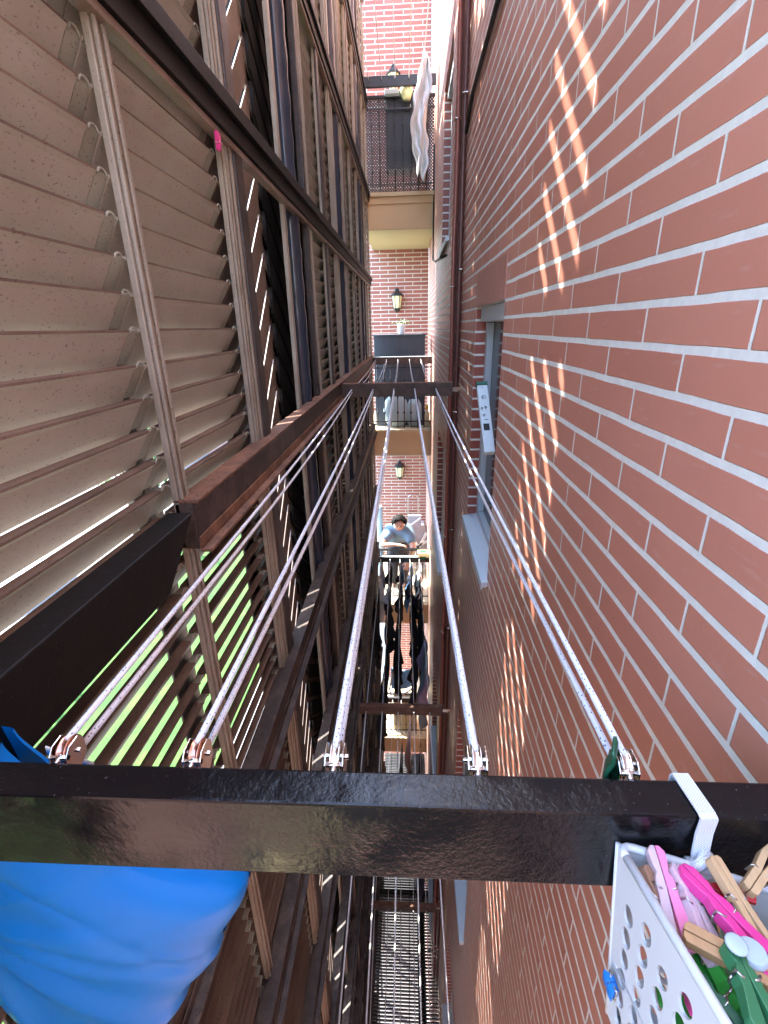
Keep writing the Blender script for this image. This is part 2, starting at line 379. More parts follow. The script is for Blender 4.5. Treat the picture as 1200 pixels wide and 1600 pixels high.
# ------------------------------------------------------------------ our own floor and wall behind the viewer
own = thing('brick_house_behind', (0, -1, GZ), 'brick facade and balcony floor behind the viewer', 'building')
mb = MB(); wall_boxes(mb, 'Y', -2.2, .36, GZ, .3, -1.6, -1.3, [(-.62, .34, -1.3, .28)], 'brick_far'); mb.build('wall', own)  # unseen wall, cut low so sky light reaches the near brickwork
mb = MB(); mb.box(-.5, .359, -1.3, -.15, -1.5, -1.31, 'tyre')
for xa, xb in ((-.37, -.28),): mb.box(xa, xb, -.95, -.2, -1.309, -1.30, 'soffit')  # unseen pale strip, added to reflect in the front of the black bar
mb.build('balcony_slab', own)
mb = MB(); mb.box(-.62, .34, -1.42, -1.36, -1.3, .28, 'glassdark'); mb.box(-.33, -.26, -1.359, -1.33, -1.3, .28, 'soffit'); mb.box(-.12, -.03, -1.359, -1.33, -1.3, .28, 'soffit'); mb.build('reflection_door', own)  # unseen dark panel with pale bars, added for patchy reflections in the bar
# ------------------------------------------------------------------ opposite facade
opp = thing('balcony_house', (-.1, 8, GZ), 'brick house front with stacked tan stone balconies closing the far end of the shaft', 'building')
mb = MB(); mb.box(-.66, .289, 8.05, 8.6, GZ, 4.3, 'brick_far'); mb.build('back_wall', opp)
mb = MB()
for k in range(-3, 3):
    z = -1.31 + FL * k
    if k == 2: continue
    mb.box(-.55, .288, 6.50, 8.048, z - .37, z - .04, 'stone'); mb.box(-.575, .287, 6.46, 8.047, z - .039, z, 'stone_edge')
    mb.box(-.56, .286, 6.485, 6.499, z - .11, z - .04, 'stone'); mb.box(-.50, .284, 6.52, 8.046, z + .001, z + .006, 'tile')
    mb.box(-.548, .285, 6.506, 8.044, z - .374, z - .371, 'soffit')
    o = mb.build('balcony_slab', opp); mb = MB()
    j = MB(); j.box(-.137, -.133, 6.481, 6.4845, z - .36, z - .045, 'stone_edge'); j.build('joint', o)
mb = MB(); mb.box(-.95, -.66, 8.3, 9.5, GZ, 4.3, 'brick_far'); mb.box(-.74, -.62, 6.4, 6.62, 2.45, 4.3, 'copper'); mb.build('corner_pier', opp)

# ------------------------------------------------------------------ steel frame and louvre screen on the left
XS = -.505; P = .061; ZT, ZB = 3.1, -8.3
scr = thing('louvre_screen', (XS, 3, ZB), 'tall dusty grey-beige louvred metal screen along the left side of the shaft', 'louvre screen')
def slat(mb, y0, y1, z, m_='louvre'):                     # z = inner top edge
    x = XS
    poly = [(x, z), (x, z - .004), (x - .006, z - .010), (x - .043, z - .070), (x - .048, z - .066), (x - (.020 if m_ == 'louvre' else .024), z - .008), (x - (.018 if m_ == 'louvre' else .022), z + .001)]
    n = len(poly); vs = [(p[0], y0, p[1]) for p in poly] + [(p[0], y1, p[1]) for p in poly]
    mb.quadmesh(vs, [tuple(range(n)), tuple(range(n, 2 * n))[::-1]], m_)
    for k in range(n):
        mb.quadmesh([vs[k], vs[n + k], vs[n + (k + 1) % n], vs[(k + 1) % n]], [(0, 1, 2, 3)], m_ if k in (1, 2, 3) else 'lip')
def clip(mb, y0, y1, z):
    x = XS - .004
    mb.prism([(x, z - .002), (x - .004, z - .013), (x - .033, z - .060), (x - .040, z - .058), (x - .018, z - .004)], 'Y', y0, y1, 'clip')
    c = Vector((x - .001, (y0 + y1) / 2, z - .006))
    mb.tube([c + Vector((.006 * 0 + .003, (y1 - y0) * .42 * math.cos(a), .010 * math.sin(a))) for a in [math.pi * i / 6 for i in range(7)]], .0022, 'clip', 5)
bays = [[.02, .38, .93, 1.47], [2.66, 3.10, 3.52], [4.10, 4.60, 5.12], [5.70, 6.05, 6.40]]
levels = [.48 + .88 * k for k in range(-10, 4)]; levels = [q + (.04 if q > 0 else 0) for q in levels]      # beam centres
z = .005 + P * 50
allz = []
while z > ZB: allz.append(z); z -= P
for bay in bays:
    for li in range(len(levels) - 1):
        lo, hi = levels[li], levels[li + 1]
        mb = MB()
        for z in allz:
            if not (lo + .045 < z <= hi + .045): continue
            slat(mb, bay[-1] + .002, bay[-1] + .085, z, 'louvre_brown')
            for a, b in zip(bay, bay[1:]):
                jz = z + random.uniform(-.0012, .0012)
                slat(mb, a + .002, b - .035, jz, 'louvre' if lo > -.5 else 'louvre_brown')
                if bay is not bays[3]: clip(mb, b - .033, b - .001, jz)
        mb.build('louvre_panel', scr)
def mullion(y, w=.045):
    m_ = MB(); x = XS
    m_.box(x + .001, x + .014, y, y + w, ZB, ZT, 'mull'); m_.box(x + .0145, x + .022, y + .006, y + .012, ZB, ZT, 'mull')
    m_.box(x + .0145, x + .020, y + w - .014, y + w - .004, ZB, ZT, 'mull')
    m_.box(x - .056, x - .050, y - .05, y + w + .004, ZB, ZT, 'postpaint')
    m_.build('mullion', scr, bevel=.002)
for bay in bays:
    for y in bay: mullion(y)
    mullion(bay[-1] + .052, .03)
    if bay is not bays[0]: mullion(bay[0] - .036, .03)
# slanted fins between the louvre bays, with thin slits the sun gets through
def fins(dy):
    mb = MB(); z = ZB + .1
    while z < ZT - .4:
        y0, y1 = 1.80 + dy, 2.19 + dy; h = .375; g = .116
        poly = [(y0, z), (y1, z + h), (y1, z + h + g), (y0, z + g)]
        mb.prism(poly, 'X', -.604, -.600, 'fin'); z += .138
    mb.build('slanted_fins', scr)
    mb = MB(); z = ZB + .1
    while z < ZT - .4:
        y0, y1 = 2.18 + dy, 2.50 + dy
        mb.prism([(y0, z + .26), (y1, z), (y1, z + .10), (y0, z + .36)], 'X', -.59, -.578, 'black2')
        mb.prism([(y0, z + .355), (y1, z + .095), (y1, z + .15), (y0, z + .41)], 'X', -.615, -.606, 'fin'); z += .138
    mb.build('black_fins', scr)
    mb = MB(); mb.box(-.64, -.506, 1.63 + dy, 1.70 + dy, ZB, ZT, 'black2'); mb.box(-.59, -.575, 1.70 + dy, 1.79 + dy, ZB, ZT, 'postpaint')
    mb.box(-.66, -.62, 2.2 + dy, 2.64 + dy, ZB, ZT, 'black2'); mb.box(-.62, -.60, 2.5 + dy, 2.64 + dy, ZB, ZT, 'brown_steel')
    mb.box(-.66, -.506, 2.632 + dy, 2.645 + dy, ZB, ZT, 'black2'); mb.build('closing_plate', scr)
for dy in (0, 1.55, 3.1): fins(dy)
# steel frame
fr = thing('steel_frame', (-.48, 3, ZB), 'black and rust-brown steel frame with long level beams in front of the louvres', 'steel frame')
for i, zc in enumerate(levels):
    mb = MB()
    if zc > 0:
        mb.box(-.502, -.466, -.0, 6.45, zc - .045, zc + .03, 'black2'); mb.box(-.466, -.452, -.0, 6.44, zc - .0, zc + .036, 'black2')
        mb.box(-.5035, -.475, -.0, 6.43, zc - .062, zc - .046, 'fin')
    else:
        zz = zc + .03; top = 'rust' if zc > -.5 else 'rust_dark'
        y0 = .93 if abs(zc + .40) < .05 else 0
        mb.box(-.502, -.462, y0, 6.45, zz - .078, zz + .028, 'rust_dark'); mb.box(-.503, -.450, y0, 6.44, zz + .0285, zz + .036, top)
        mb.box(-.461, -.436, y0, 6.43, zz - .086, zz - .078, top); mb.box(-.4615, -.457, y0, 6.43, zz - .077, zz - .05, top)
        if y0 > 0:
            mb2 = MB(); mb2.prism([(-.0, zz - .090), (.76, zz - .090), (.90, zz + .020), (-.0, zz + .020)], 'X', -.503, -.449, 'black2'); mb2.build('black_beam', fr, bevel=.003)
    mb.build('beam', fr, bevel=.0015)
for dy in (0, 1.55, 3.1):
    mb = MB(); mb.box(-.51, -.48, 1.555 + dy, 1.625 + dy, ZB - 2.6, ZT, 'postpaint'); mb.build('post', fr, bevel=.006)
    mb = MB(); mb.box(-.51, -.493, 2.155 + dy, 2.19 + dy, ZB - 2.6, ZT, 'mull'); mb.build('trim_strip', fr, bevel=.003)
    mb = MB()
    pts = []; zz = ZB - 2.6
    while zz < ZT: pts.append(zz); zz += .0345
    mb.tube([(-.522, 2.38 + dy, q) for q in pts], [.040 + .0018 * math.sin(q / .138 * 2 * math.pi) for q in pts], 'tube', 20); mb.build('round_post', fr)
    mb = MB(); mb.box(-.51, -.48, 2.56 + dy, 2.60 + dy, ZB - 2.6, ZT, 'postpaint'); mb.build('post', fr, bevel=.004)
# pink peg on the screen
# ------------------------------------------------------------------ clothesline bars
def bar(name, y, z, x0, x1, th, h, mat_, mtop, label, holes=None):
    o = MB()
    o.box(x0, x1, y - th / 2, y + th / 2, z - h, z - .001, mat_)
    return tag(o.build(name, bevel=.0028), label, 'rail', 'clothesline bars across the shaft')
nb = MB(); nb.box(-.50, .359, .279, .3125, -.461, -.370, 'black')
ob = nb.build('clothesline_bar', bevel=.0025); tag(ob, 'thick glossy black painted bar crossing the whole foreground', 'rail', 'clothesline bars across the shaft')
# worn top sheet of paint
LX = [-.388, -.245, -.105, .033, .172]
def midbar(k, label):
    z = -.355 + FL * k; o = MB(); o.box(-.462, .285, 3.28, 3.325, z - .085, z, 'brown_steel'); o.box(-.462, .285, 3.279, 3.325, z + .0002, z + .005, 'rust')
    r = o.build('clothesline_bar', bevel=.002); tag(r, label, 'rail', 'clothesline bars across the shaft')
    q = MB(); q.box(.2855, .36, 3.30, 3.306, z - .06, z - .03, 'chrome'); q.build('wall_bracket', r)
    for x in LX:
        q = MB(); q.tube([(x, 3.277, z - .03), (x, 3.262, z - .035), (x, 3.262, z - .05), (x, 3.277, z - .055)], .003, 'chrome', 6)
        q.tube([(x, 3.327, z - .03), (x, 3.343, z - .035), (x, 3.343, z - .05), (x, 3.327, z - .055)], .003, 'chrome', 6); q.build('hook', r)
midbar(0, 'rust-brown steel bar across the middle of the shaft just below eye level')
midbar(-1, 'brown steel bar one storey below, under the hanging black clothes')
midbar(-2, 'lowest brown steel bar, above the floor grating')
midbar(1, 'brown steel bar one storey above, beyond the upper edge of the photo')
FX = [-.435, -.296, -.15, -.003, .138]
def farbar(k, label, dz=0, matn='brown_steel'):
    z = -.365 + FL * k + dz; o = MB(); o.box(-.56, .287, 6.40, 6.44, z - .085, z, matn); o.box(-.56, .287, 6.399, 6.44, z + .0003, z + .008, 'alu' if k in (0, -1) else 'iron')
    r = o.build('clothesline_bar', bevel=.002); tag(r, label, 'rail', 'clothesline bars across the shaft')
farbar(0, 'brown bar with a pale top edge fixed to the railing below the grey cabinet')
farbar(1, 'dark bar on top of the latticed balcony railing', .09, 'iron')
farbar(-1, 'dark bar with a pale top edge below the leaning woman', -.09, 'iron')
farbar(-2, 'brown bar on the cream balcony two storeys below')
# ------------------------------------------------------------------ ropes
def rope(a, b, sag, r=.003, n=14):
    a = Vector(a); b = Vector(b); return [a.lerp(b, i / n) + Vector((0, 0, -sag * math.sin(math.pi * i / n))) for i in range(n + 1)]
nx = [-.332, -.203, -.070, .061, .194]
nthn = ['leftmost', 'second from left', 'middle', 'second from right', 'rightmost']
for i in range(5):
    mb = MB(); z0 = -.367
    if i == 3: a1, a2 = (nx[i] - .001, .335, z0), (nx[i] + .001, .335, z0 - .021)
    else: a1, a2 = (nx[i], .335, z0), (nx[i], .335, z0 - .022)
    b1, b2 = (LX[i], 3.262, -.388), (LX[i] + .002, 3.262, -.404)
    mb.tube(rope(a1, b1, .012), .0035, 'rope', 8); mb.tube(rope(a2, b2, .03), .0035, 'rope', 8)
    tag(mb.build('clothesline'), 'white flecked rope loop running from the black bar, %s of five' % nthn[i], 'clothesline', 'rope lines over the shaft')
    # pulley
    t_ = thing('pulley', (nx[i], .33, -.37), '%s metal pulley on the black bar, holding a rope loop' % nthn[i].capitalize(), 'pulley', 'pulleys on the black bar')
    x, y, zc = nx[i], .334, -.378
    w = MB(); w.lathe([(.004, -.0045), (.014, -.0045), (.014, -.003), (.010, 0), (.014, .003), (.014, .0045), (.004, .0045)], (x, y, zc), 'bronze' if i < 2 else 'chrome', 20, 'X'); w.build('wheel', t_)
    w = MB()
    for s in (-1, 1):
        poly = [(y - .016, zc - .014), (y - .016, zc + .006), (y - .009, zc + .013), (y + .004, zc + .014), (y + .010, zc + .007), (y + .010, zc - .010), (y + .0, zc - .018)]
        w.prism(poly, 'X', x + s * .0075, x + s * .0090, 'chrome')
    w.tube([(x - .012, y, zc), (x + .012, y, zc)], .0028, 'chrome', 8)
    w.build('bracket', t_, bevel=.0006)
    w = MB(); w.tube([(x, .3125, zc + .0), (x, .322, zc + .004), (x, .326, zc + .002)], .003, 'chrome', 8); w.tube([(x - .009, .321, zc + .004), (x + .009, .321, zc + .004)], .0026, 'chrome', 8); w.build('hook', t_)
    if i == 4:
        w = MB(); w.grid(lambda u, v: (x - .017 + .010 * u + .003 * math.sin(7 * v), .322 + .02 * u, -.352 - .045 * v + .002 * math.sin(12 * u)), 4, 6, 'pdkgreen'); w.build('green_rag', t_, solid=.003)
    # far half
    mb = MB(); mb.tube(rope((LX[i], 3.343, -.388), (FX[i], 6.4, -.392), .02), .003, 'rope', 6); mb.tube(rope((LX[i] + .002, 3.343, -.404), (FX[i] + .002, 6.4, -.41), .05), .003, 'rope', 6)
    tag(mb.build('clothesline'), 'pale rope loop from rust-brown bar to grey cabinet, %s' % nthn[i], 'clothesline', 'rope lines over the shaft')
    for k, dz, what in ((1, .09, 'rising from the latticed balcony'), (-1, -.09, 'below the leaning woman'), (-2, 0, 'two storeys down')):
        z = -.39 + FL * k
        mb = MB(); mb.tube(rope((LX[i], 3.343, z), (FX[i], 6.4, z + dz), .03), .0035, 'cwhite', 6)
        tag(mb.build('clothesline'), 'thin white line %s, %s of five' % (what, nthn[i]), 'clothesline', 'rope lines over the shaft')
    for k, what in ((-1, 'one storey down under the foreground bar'), (-2, 'just above the floor grating')):
        z = -.39 + FL * k
        mb = MB(); mb.tube(rope((nx[i] * 1.0, .33, z), (LX[i], 3.262, z), .02), .0045, 'cwhite', 6)
        tag(mb.build('clothesline'), 'thin white line %s, %s of five' % (what, nthn[i]), 'clothesline', 'rope lines over the shaft')
# ------------------------------------------------------------------ railings of the opposite balconies
def railing(k, label):
    zf = -1.31 + FL * k; t_ = thing('balcony_railing', (-.14, 6.56, zf), label, 'railing', 'iron railings of the opposite balconies')
    mb = MB(); mb.box(-.55, .286, 6.535, 6.575, zf + .90, zf + .925, 'iron'); mb.build('handrail', t_)
    for h_ in (.09, .80):
        mb = MB(); mb.box(-.55, .286, 6.548, 6.562, zf + h_, zf + h_ + .015, 'iron'); mb.build('cross_rail', t_)
    x = -.52
    while x < .27:
        mb = MB(); pr = [(.006, .0), (.007, .2), (.015, .21), (.015, .225), (.007, .235), (.007, .40), (.013, .42), (.014, .44), (.007, .46), (.006, .64), (.014, .655), (.014, .67), (.006, .68), (.006, .90)]
        mb.lathe(pr, (x, 6.555, zf), 'iron', 8); mb.build('baluster', t_); x += .0895
for k, lab in ((1, 'black iron railing of the top balcony, behind the lattice'), (0, 'black iron railing in front of the dark grey cabinet'), (-1, 'black iron railing the woman leans over'), (-2, 'black iron railing of the cream balcony, fourth from the top')): railing(k, lab)
# trellis on top balcony
tr = MB(); zf = 1.46
def clipseg(a, b, x0, x1, z0, z1):
    (ax, az), (bx, bz) = a, b; dx, dz = bx - ax, bz - az; t0, t1 = 0, 1
    for p, q in ((-dx, ax - x0), (dx, x1 - ax), (-dz, az - z0), (dz, z1 - az)):
        if p == 0: continue
        r = q / p
        if p < 0: t0 = max(t0, r)
        else: t1 = min(t1, r)
    return None if t0 >= t1 else ((ax + dx * t0, az + dz * t0), (ax + dx * t1, az + dz * t1))
c = -1.2
while c < 2.2:
    for s in (1, -1):
        a = (-.55, zf + c if s > 0 else zf + c); seg = clipseg((-.55, zf + c), (.28, zf + c + s * .83), -.55, .28, zf + .02, zf + .9)
        if seg: tr.obox((seg[0][0], 6.60 + s * .003, seg[0][1]), (seg[1][0], 6.60 + s * .003, seg[1][1]), .014, .006, 'trellis', (0, 1, 0))
    c += .032
tag(tr.build('lattice_screen'), 'black diamond lattice panel behind the top balcony railing', 'lattice')
mb = MB(); mb.box(-.275, .085, 6.68, 6.98, zf + .27, zf + .98, 'trellis'); mb.box(-.285, .095, 6.67, 6.99, zf + .98, zf + 1.0, 'trellis')
tag(mb.build('balcony_cupboard', bevel=.008), 'black cupboard standing behind the lattice of the top balcony', 'cupboard')
mb = MB(); mb.box(-.27, -.11, 6.46, 6.60, 2.36, 2.40, 'alu'); tag(mb.build('window_box', bevel=.01), 'flat pale grey tray hanging on the top railing', 'tray')
mb = MB(); mb.lathe([(.045, 0), (.065, .07), (.07, .10), (.06, .10)], (-.03, 6.50, 2.31), 'lampglass', 14); tag(mb.build('peg_bucket'), 'small pale green bucket hanging beside the grey tray on the top railing', 'bucket')
# lanterns
def lantern(x, y, z, label):
    t_ = thing('wall_lantern', (x, y, z), label, 'lamp', 'black wall lanterns')
    mb = MB(); w0, w1, h = .052, .078, .17
    for i in range(6):
        a, b_ = math.pi / 3 * i, math.pi / 3 * (i + 1); yc = y - .09
        p = lambda w, an, zz: (x + w * math.cos(an), yc + w * math.sin(an), zz)
        mb.quadmesh([p(w0, a, z - h / 2), p(w0, b_, z - h / 2), p(w1, b_, z + h / 2), p(w1, a, z + h / 2)], [(0, 1, 2, 3)], 'lampglass')
    mb.build('glass', t_)
    mb = MB()
    for i in range(6):
        a = math.pi / 3 * i; mb.tube([(x + w0 * math.cos(a), y - .09 + w0 * math.sin(a), z - h / 2), (x + w1 * math.cos(a), y - .09 + w1 * math.sin(a), z + h / 2)], .005, 'lamp', 5)
    mb.lathe([(.095, z + h / 2), (.09, z + h / 2 + .02), (.045, z + h / 2 + .06), (.03, z + h / 2 + .065), (.03, z + h / 2 + .09), (.012, z + h / 2 + .11)], (x, y - .09, 0), 'lamp', 6, smooth=False)
    mb.lathe([(.012, z - h / 2 - .06), (.035, z - h / 2 - .04), (.058, z - h / 2)], (x, y - .09, 0), 'lamp', 6, smooth=False)
    mb.box(x - .03, x + .03, y - .02, y, z - .05, z + .08, 'lamp'); mb.box(x - .01, x + .01, y - .06, y, z + .02, z + .04, 'lamp')
    mb.build('housing', t_)
lantern(-.19, 8.05, .35, 'black wall lantern with yellowish glass above the potted plant')
lantern(-.175, 8.05, -2.34, 'black wall lantern with yellowish glass above the leaning woman')
lantern(-.21, 8.05, 3.02, 'black wall lantern half hidden behind the bar of the top balcony')
# middle balcony: cabinet, pot, bundle, bottle
mb = MB(); mb.box(-.475, .205, 6.72, 7.1, -1.30, -.115, 'planter'); mb.box(-.49, .215, 6.70, 7.12, -.115, -.095, 'planter'); mb.box(-.131, -.127, 6.717, 6.72, -1.29, -.13, 'lamp')
tag(mb.build('storage_cabinet', bevel=.004), 'dark grey cabinet behind the middle balcony railing, a potted plant on it', 'cabinet')
t_ = thing('potted_plant', (-.11, 6.85, -.094), 'small plant in a white pot on the dark grey cabinet', 'plant')
mb = MB(); mb.lathe([(.036, -.094), (.042, -.08), (.052, .0), (.056, .015), (.048, .015)], (-.11, 6.85, 0), 'pot', 18); mb.build('pot', t_)
mb = MB()
for i in range(70):
    a = random.uniform(0, 6.28); r = random.uniform(.02, .12); h = random.uniform(.01, .07) * (1.2 - r * 5)
    p = Vector((-.11 + r * math.cos(a), 6.85 + r * .6 * math.sin(a), .02 + h)); d = Vector((random.uniform(-1, 1), random.uniform(-1, 1), random.uniform(-.5, .6))).normalized() * .025; w = d.orthogonal().normalized() * .009
    mb.quadmesh([p, p + d * .5 + w, p + d, p + d * .5 - w], [(0, 1, 2, 3)], 'plant')
mb.build('foliage', t_)
mb = MB(); mb.lathe([(.10, -1.29), (.15, -1.22), (.17, -1.08), (.15, -.95), (.09, -.88), (.05, -.87)], (-.19, 6.635 + .0, 0), 'cteal', 18)
for i in range(len(mb.v)): x_, y_, z_ = mb.v[i]; mb.v[i] = (x_, 6.64 + (y_ - 6.635) * .35, z_)
tag(mb.build('laundry_sack'), 'round pale blue-grey sack squeezed between railing and grey cabinet', 'sack')
mb = MB(); mb.lathe([(.07, -1.29), (.11, -1.2), (.10, -1.0), (.06, -.93)], (.06, 6.64, 0), 'cteal', 16)
for i in range(len(mb.v)): x_, y_, z_ = mb.v[i]; mb.v[i] = (x_, 6.64 + (y_ - 6.64) * .5, z_)
tag(mb.build('plastic_drum'), 'blue-grey bundle right of the round sack behind the middle railing', 'bundle')
t_ = thing('spray_bottle', (.235, 6.64, -1.30), 'white bottle with orange cap in the corner of the middle balcony', 'bottle')
mb = MB(); mb.lathe([(.035, -1.30), (.038, -1.28), (.036, -1.12), (.014, -1.07)], (.235, 6.64, 0), 'cyellow', 14); mb.build('bottle_body', t_)
mb = MB(); mb.lathe([(.016, -1.07), (.02, -1.06), (.02, -1.02), (.012, -1.0)], (.235, 6.64, 0), 'pyellow', 12); mb.build('cap', t_)
# woman's balcony: shopping trolley, rolled mats, green tub
t_ = thing('shopping_trolley', (.12, 7.45, -4.06), 'pale grey wheeled shopping trolley with arched handle standing beside the woman', 'trolley')
mb = MB(); mb.prism([(-.02, -3.93), (.30, -3.93), (.32, -3.30), (.24, -3.12), (.02, -3.12), (-.02, -3.25)], 'Y', 7.42, 7.62, 'cgrey')
for a, b_ in (((.0, 7.405, -3.25), (.30, 7.405, -3.85)), ((.28, 7.405, -3.25), (.02, 7.405, -3.85)), ((.0, 7.405, -3.6), (.3, 7.405, -3.4))): mb.obox(a, b_, .05, .008, 'cwhite', (0, 1, 0))
mb.build('bag', t_, bevel=.02)
mb = MB(); mb.box(-.03, .19, 7.36, 7.42, -3.14, -2.93, 'cgrey'); mb.obox((-.02, 7.355, -3.12), (.18, 7.355, -2.96), .03, .006, 'cwhite', (0, 1, 0)); mb.build('flap', t_, bevel=.02)
mb = MB(); mb.tube([(-.03, 7.65, -3.9), (-.03, 7.65, -2.72)] + [(.055 + .085 * math.cos(a), 7.65, -2.72 + .06 * math.sin(a)) for a in [math.pi - math.pi * i / 8 for i in range(1, 8)]] + [(.14, 7.65, -2.72), (.14, 7.65, -3.9)], .010, 'spring', 8); mb.build('handle', t_)
mb = MB(); mb.lathe([(.02, -.02), (.07, -.02), (.07, .02), (.02, .02)], (-.05, 7.6, -3.99), 'tyre', 14, 'X'); mb.build('wheel', t_)
mb = MB(); mb.lathe([(.02, -.02), (.07, -.02), (.07, .02), (.02, .02)], (.32, 7.6, -3.99), 'tyre', 14, 'X'); mb.build('wheel', t_)
mb = MB(); mb.lathe([(.045, -4.05), (.05, -4.0), (.05, -2.62), (.045, -2.60)], (-.475, 6.95, 0), 'cteal', 14)
for q in range(6): mb.lathe([(.051, -3.35 + q * .04), (.056, -3.34 + q * .04), (.051, -3.32 + q * .04)], (-.475, 6.95, 0), 'cwhite', 14)
tag(mb.build('rolled_parasol'), 'upright pale rolled parasol left of the woman', 'parasol')
mb = MB(); mb.prism([(.125, -3.26), (.28, -3.26), (.29, -3.15), (.115, -3.15)], 'Y', 6.40, 6.52, 'lampglass'); mb.box(.155, .245, 6.398, 6.40, -3.24, -3.20, 'pdkgreen'); mb.box(.15, .25, 6.42, 6.49, -3.149, -3.146, 'pdkgreen')
tag(mb.build('peg_tub', bevel=.006), 'pale green peg tub on the bar at the woman\'s right', 'tub')
# ------------------------------------------------------------------ person
def skinned(name, chains, mat_, parent, sub=2):
    vs = []; es = []; rs = []; idx = {}
    for ch in chains:
        prev = None
        for key, p, r in ch:
            if key in idx: i = idx[key]
            else:
                i = len(vs); vs.append(p); rs.append(r); idx[key] = i
            if prev is not None: es.append((prev, i))
            prev = i
    me = bpy.data.meshes.new(name); me.from_pydata(vs, es, []); me.materials.append(M[mat_])
    o = bpy.data.objects.new(name, me); C.objects.link(o)
    if parent: o.parent = parent; o.matrix_parent_inverse = Matrix.Translation(-parent.location)
    o.modifiers.new('skin', 'SKIN').use_smooth_shade = True
    for i, sv in enumerate(me.skin_vertices[0].data):
        r = rs[i]; sv.radius = (r, r) if not isinstance(r, tuple) else r; sv.use_root = (i == 0)
    q = o.modifiers.new('sub', 'SUBSURF'); q.levels = q.render_levels = sub
    return o
pe = thing('person', (-.17, 7.0, -4.065), 'woman in grey-blue shirt leaning over a balcony railing, one arm reaching down to the washing', 'person')
V_ = lambda x, y, z: (x, y, z)
pelv = V_(-.19, 7.10, -3.30)
def hand(base, d, side, curl, pre):
    base = Vector(base); d = Vector(d).normalized(); s = Vector(side).normalized(); cl = Vector(curl).normalized(); out = []
    lens = (.062, .070, .066, .052)
    for i in range(4):
        r0 = base + s * (-.026 + .0175 * i) + d * .02
        k1 = r0 + d * .035; k2 = k1 + (d + cl * .5).normalized() * lens[i] * .5; k3 = k2 + (d * .6 + cl).normalized() * lens[i] * .5
        out.append([(pre + 'h', None, None), (pre + 'k%d' % i, tuple(k1), .010), (pre + 'm%d' % i, tuple(k2), .009), (pre + 't%d' % i, tuple(k3), .007)])
    t1 = base + s * -.035 - d * .005 + cl * .01; t2 = t1 + (d * .7 - s * .6 + cl * .4).normalized() * .035; t3 = t2 + (d + cl * .5).normalized() * .025
    out.append([(pre + 'h', None, None), (pre + 'a', tuple(t1), .013), (pre + 'b', tuple(t2), .010), (pre + 'c', tuple(t3), .008)])
    return out
LH = (-.15, 6.56, -3.09); RH = (-.045, 6.47, -3.37)
chains = [[('pel', pelv, (.15, .11)), ('wai', (-.18, 7.04, -3.14), (.13, .10)), ('che', (-.175, 6.95, -2.98), (.15, .11)), ('nkb', (-.17, 6.87, -2.90), .075), ('nk', (-.168, 6.82, -2.86), .052), ('jaw', (-.165, 6.765, -2.90 + .02), .066), ('hd', (-.163, 6.775, -2.82), .088), ('top', (-.163, 6.80, -2.76), .075)],
          [('che', 0, 0), ('ls', (-.335, 6.90, -3.00), .062), ('le', (-.43, 6.64, -3.13), .043), ('lw', (-.24, 6.57, -3.085), .027), ('lh', LH, (.03, .017))],
          [('che', 0, 0), ('rs', (.0, 6.89, -3.01), .062), ('re', (.055, 6.62, -3.18), .043), ('rw', (-.015, 6.49, -3.31), .027), ('rh', RH, (.03, .017))],
          [('pel', 0, 0), ('leg_lk0', (-.27, 7.10, -3.40), .095), ('leg_lk', (-.28, 7.02, -3.66), .058), ('leg_la', (-.28, 7.08, -4.0), .040), ('leg_lt', (-.28, 6.96, -4.04), .03)],
          [('pel', 0, 0), ('leg_rk0', (-.11, 7.10, -3.40), .095), ('leg_rk', (-.10, 7.02, -3.66), .058), ('leg_ra', (-.10, 7.08, -4.0), .040), ('leg_rt', (-.10, 6.96, -4.04), .03)]]
hl = hand(LH, (1, -.15, -.05), (0, -1, .1), (.2, 0, -1), 'l'); hr = hand(RH, (-.25, -.25, -1), (1, 0, -.2), (0, 1, -.2), 'r')
skinned('body', chains + hl + hr, 'skin', pe)
skinned('shirt', [[('a', (-.19, 7.10, -3.30), (.20, .155)), ('b', (-.18, 7.03, -3.14), (.185, .15)), ('c', (-.175, 6.945, -2.99), (.205, .16)), ('d', (-.17, 6.87, -2.90), .105)],
                  [('c', 0, 0), ('e', (-.315, 6.91, -3.00), .115), ('f', (-.41, 6.70, -3.09), .078)],
                  [('c', 0, 0), ('g', (-.02, 6.90, -3.01), .115), ('h', (.042, 6.68, -3.13), .078)]], 'shirt', pe)
mb = MB(); mb.lathe([(.10, -3.47), (.165, -3.42), (.185, -3.34), (.175, -3.24), (.12, -3.22)], (-.19, 7.09, 0), 'trousers', 20)
for x0, x1 in ((-.265, -.28), (-.115, -.10)): mb.tube([(x0, 7.09, -3.32), (x0, 7.08, -3.45), (x1, 7.02, -3.66), (x1, 7.06, -3.85), (x1, 7.08, -4.02)], [.11, .112, .09, .082, .08], 'trousers', 16)
mb.build('trousers', pe)
hc = Vector((-.163, 6.795, -2.80))
def hairfn(u, v):                       # u round the head starting at one temple, v from crown to nape
    a = -math.pi / 2 + .62 + u * (2 * math.pi - 1.24)
    lim = 1.45 + .62 * min(1, math.sin(u * math.pi) * 2.2)
    b_ = .02 + v * lim; r = .107 + .004 * math.sin(11 * a + 3 * v) * v + .010 * math.sin(b_) * (v > .6)
    return tuple(hc + Vector((r * .98 * math.sin(b_) * math.cos(a), r * 1.03 * math.sin(b_) * math.sin(a), r * math.cos(b_))))
def fringe(u, v):
    a = -math.pi / 2 - .64 + u * 1.28; b_ = .02 + v * (.98 + .10 * math.sin(u * 14))
    return tuple(hc + Vector((.106 * math.sin(b_) * math.cos(a), .110 * math.sin(b_) * math.sin(a), .107 * math.cos(b_))))
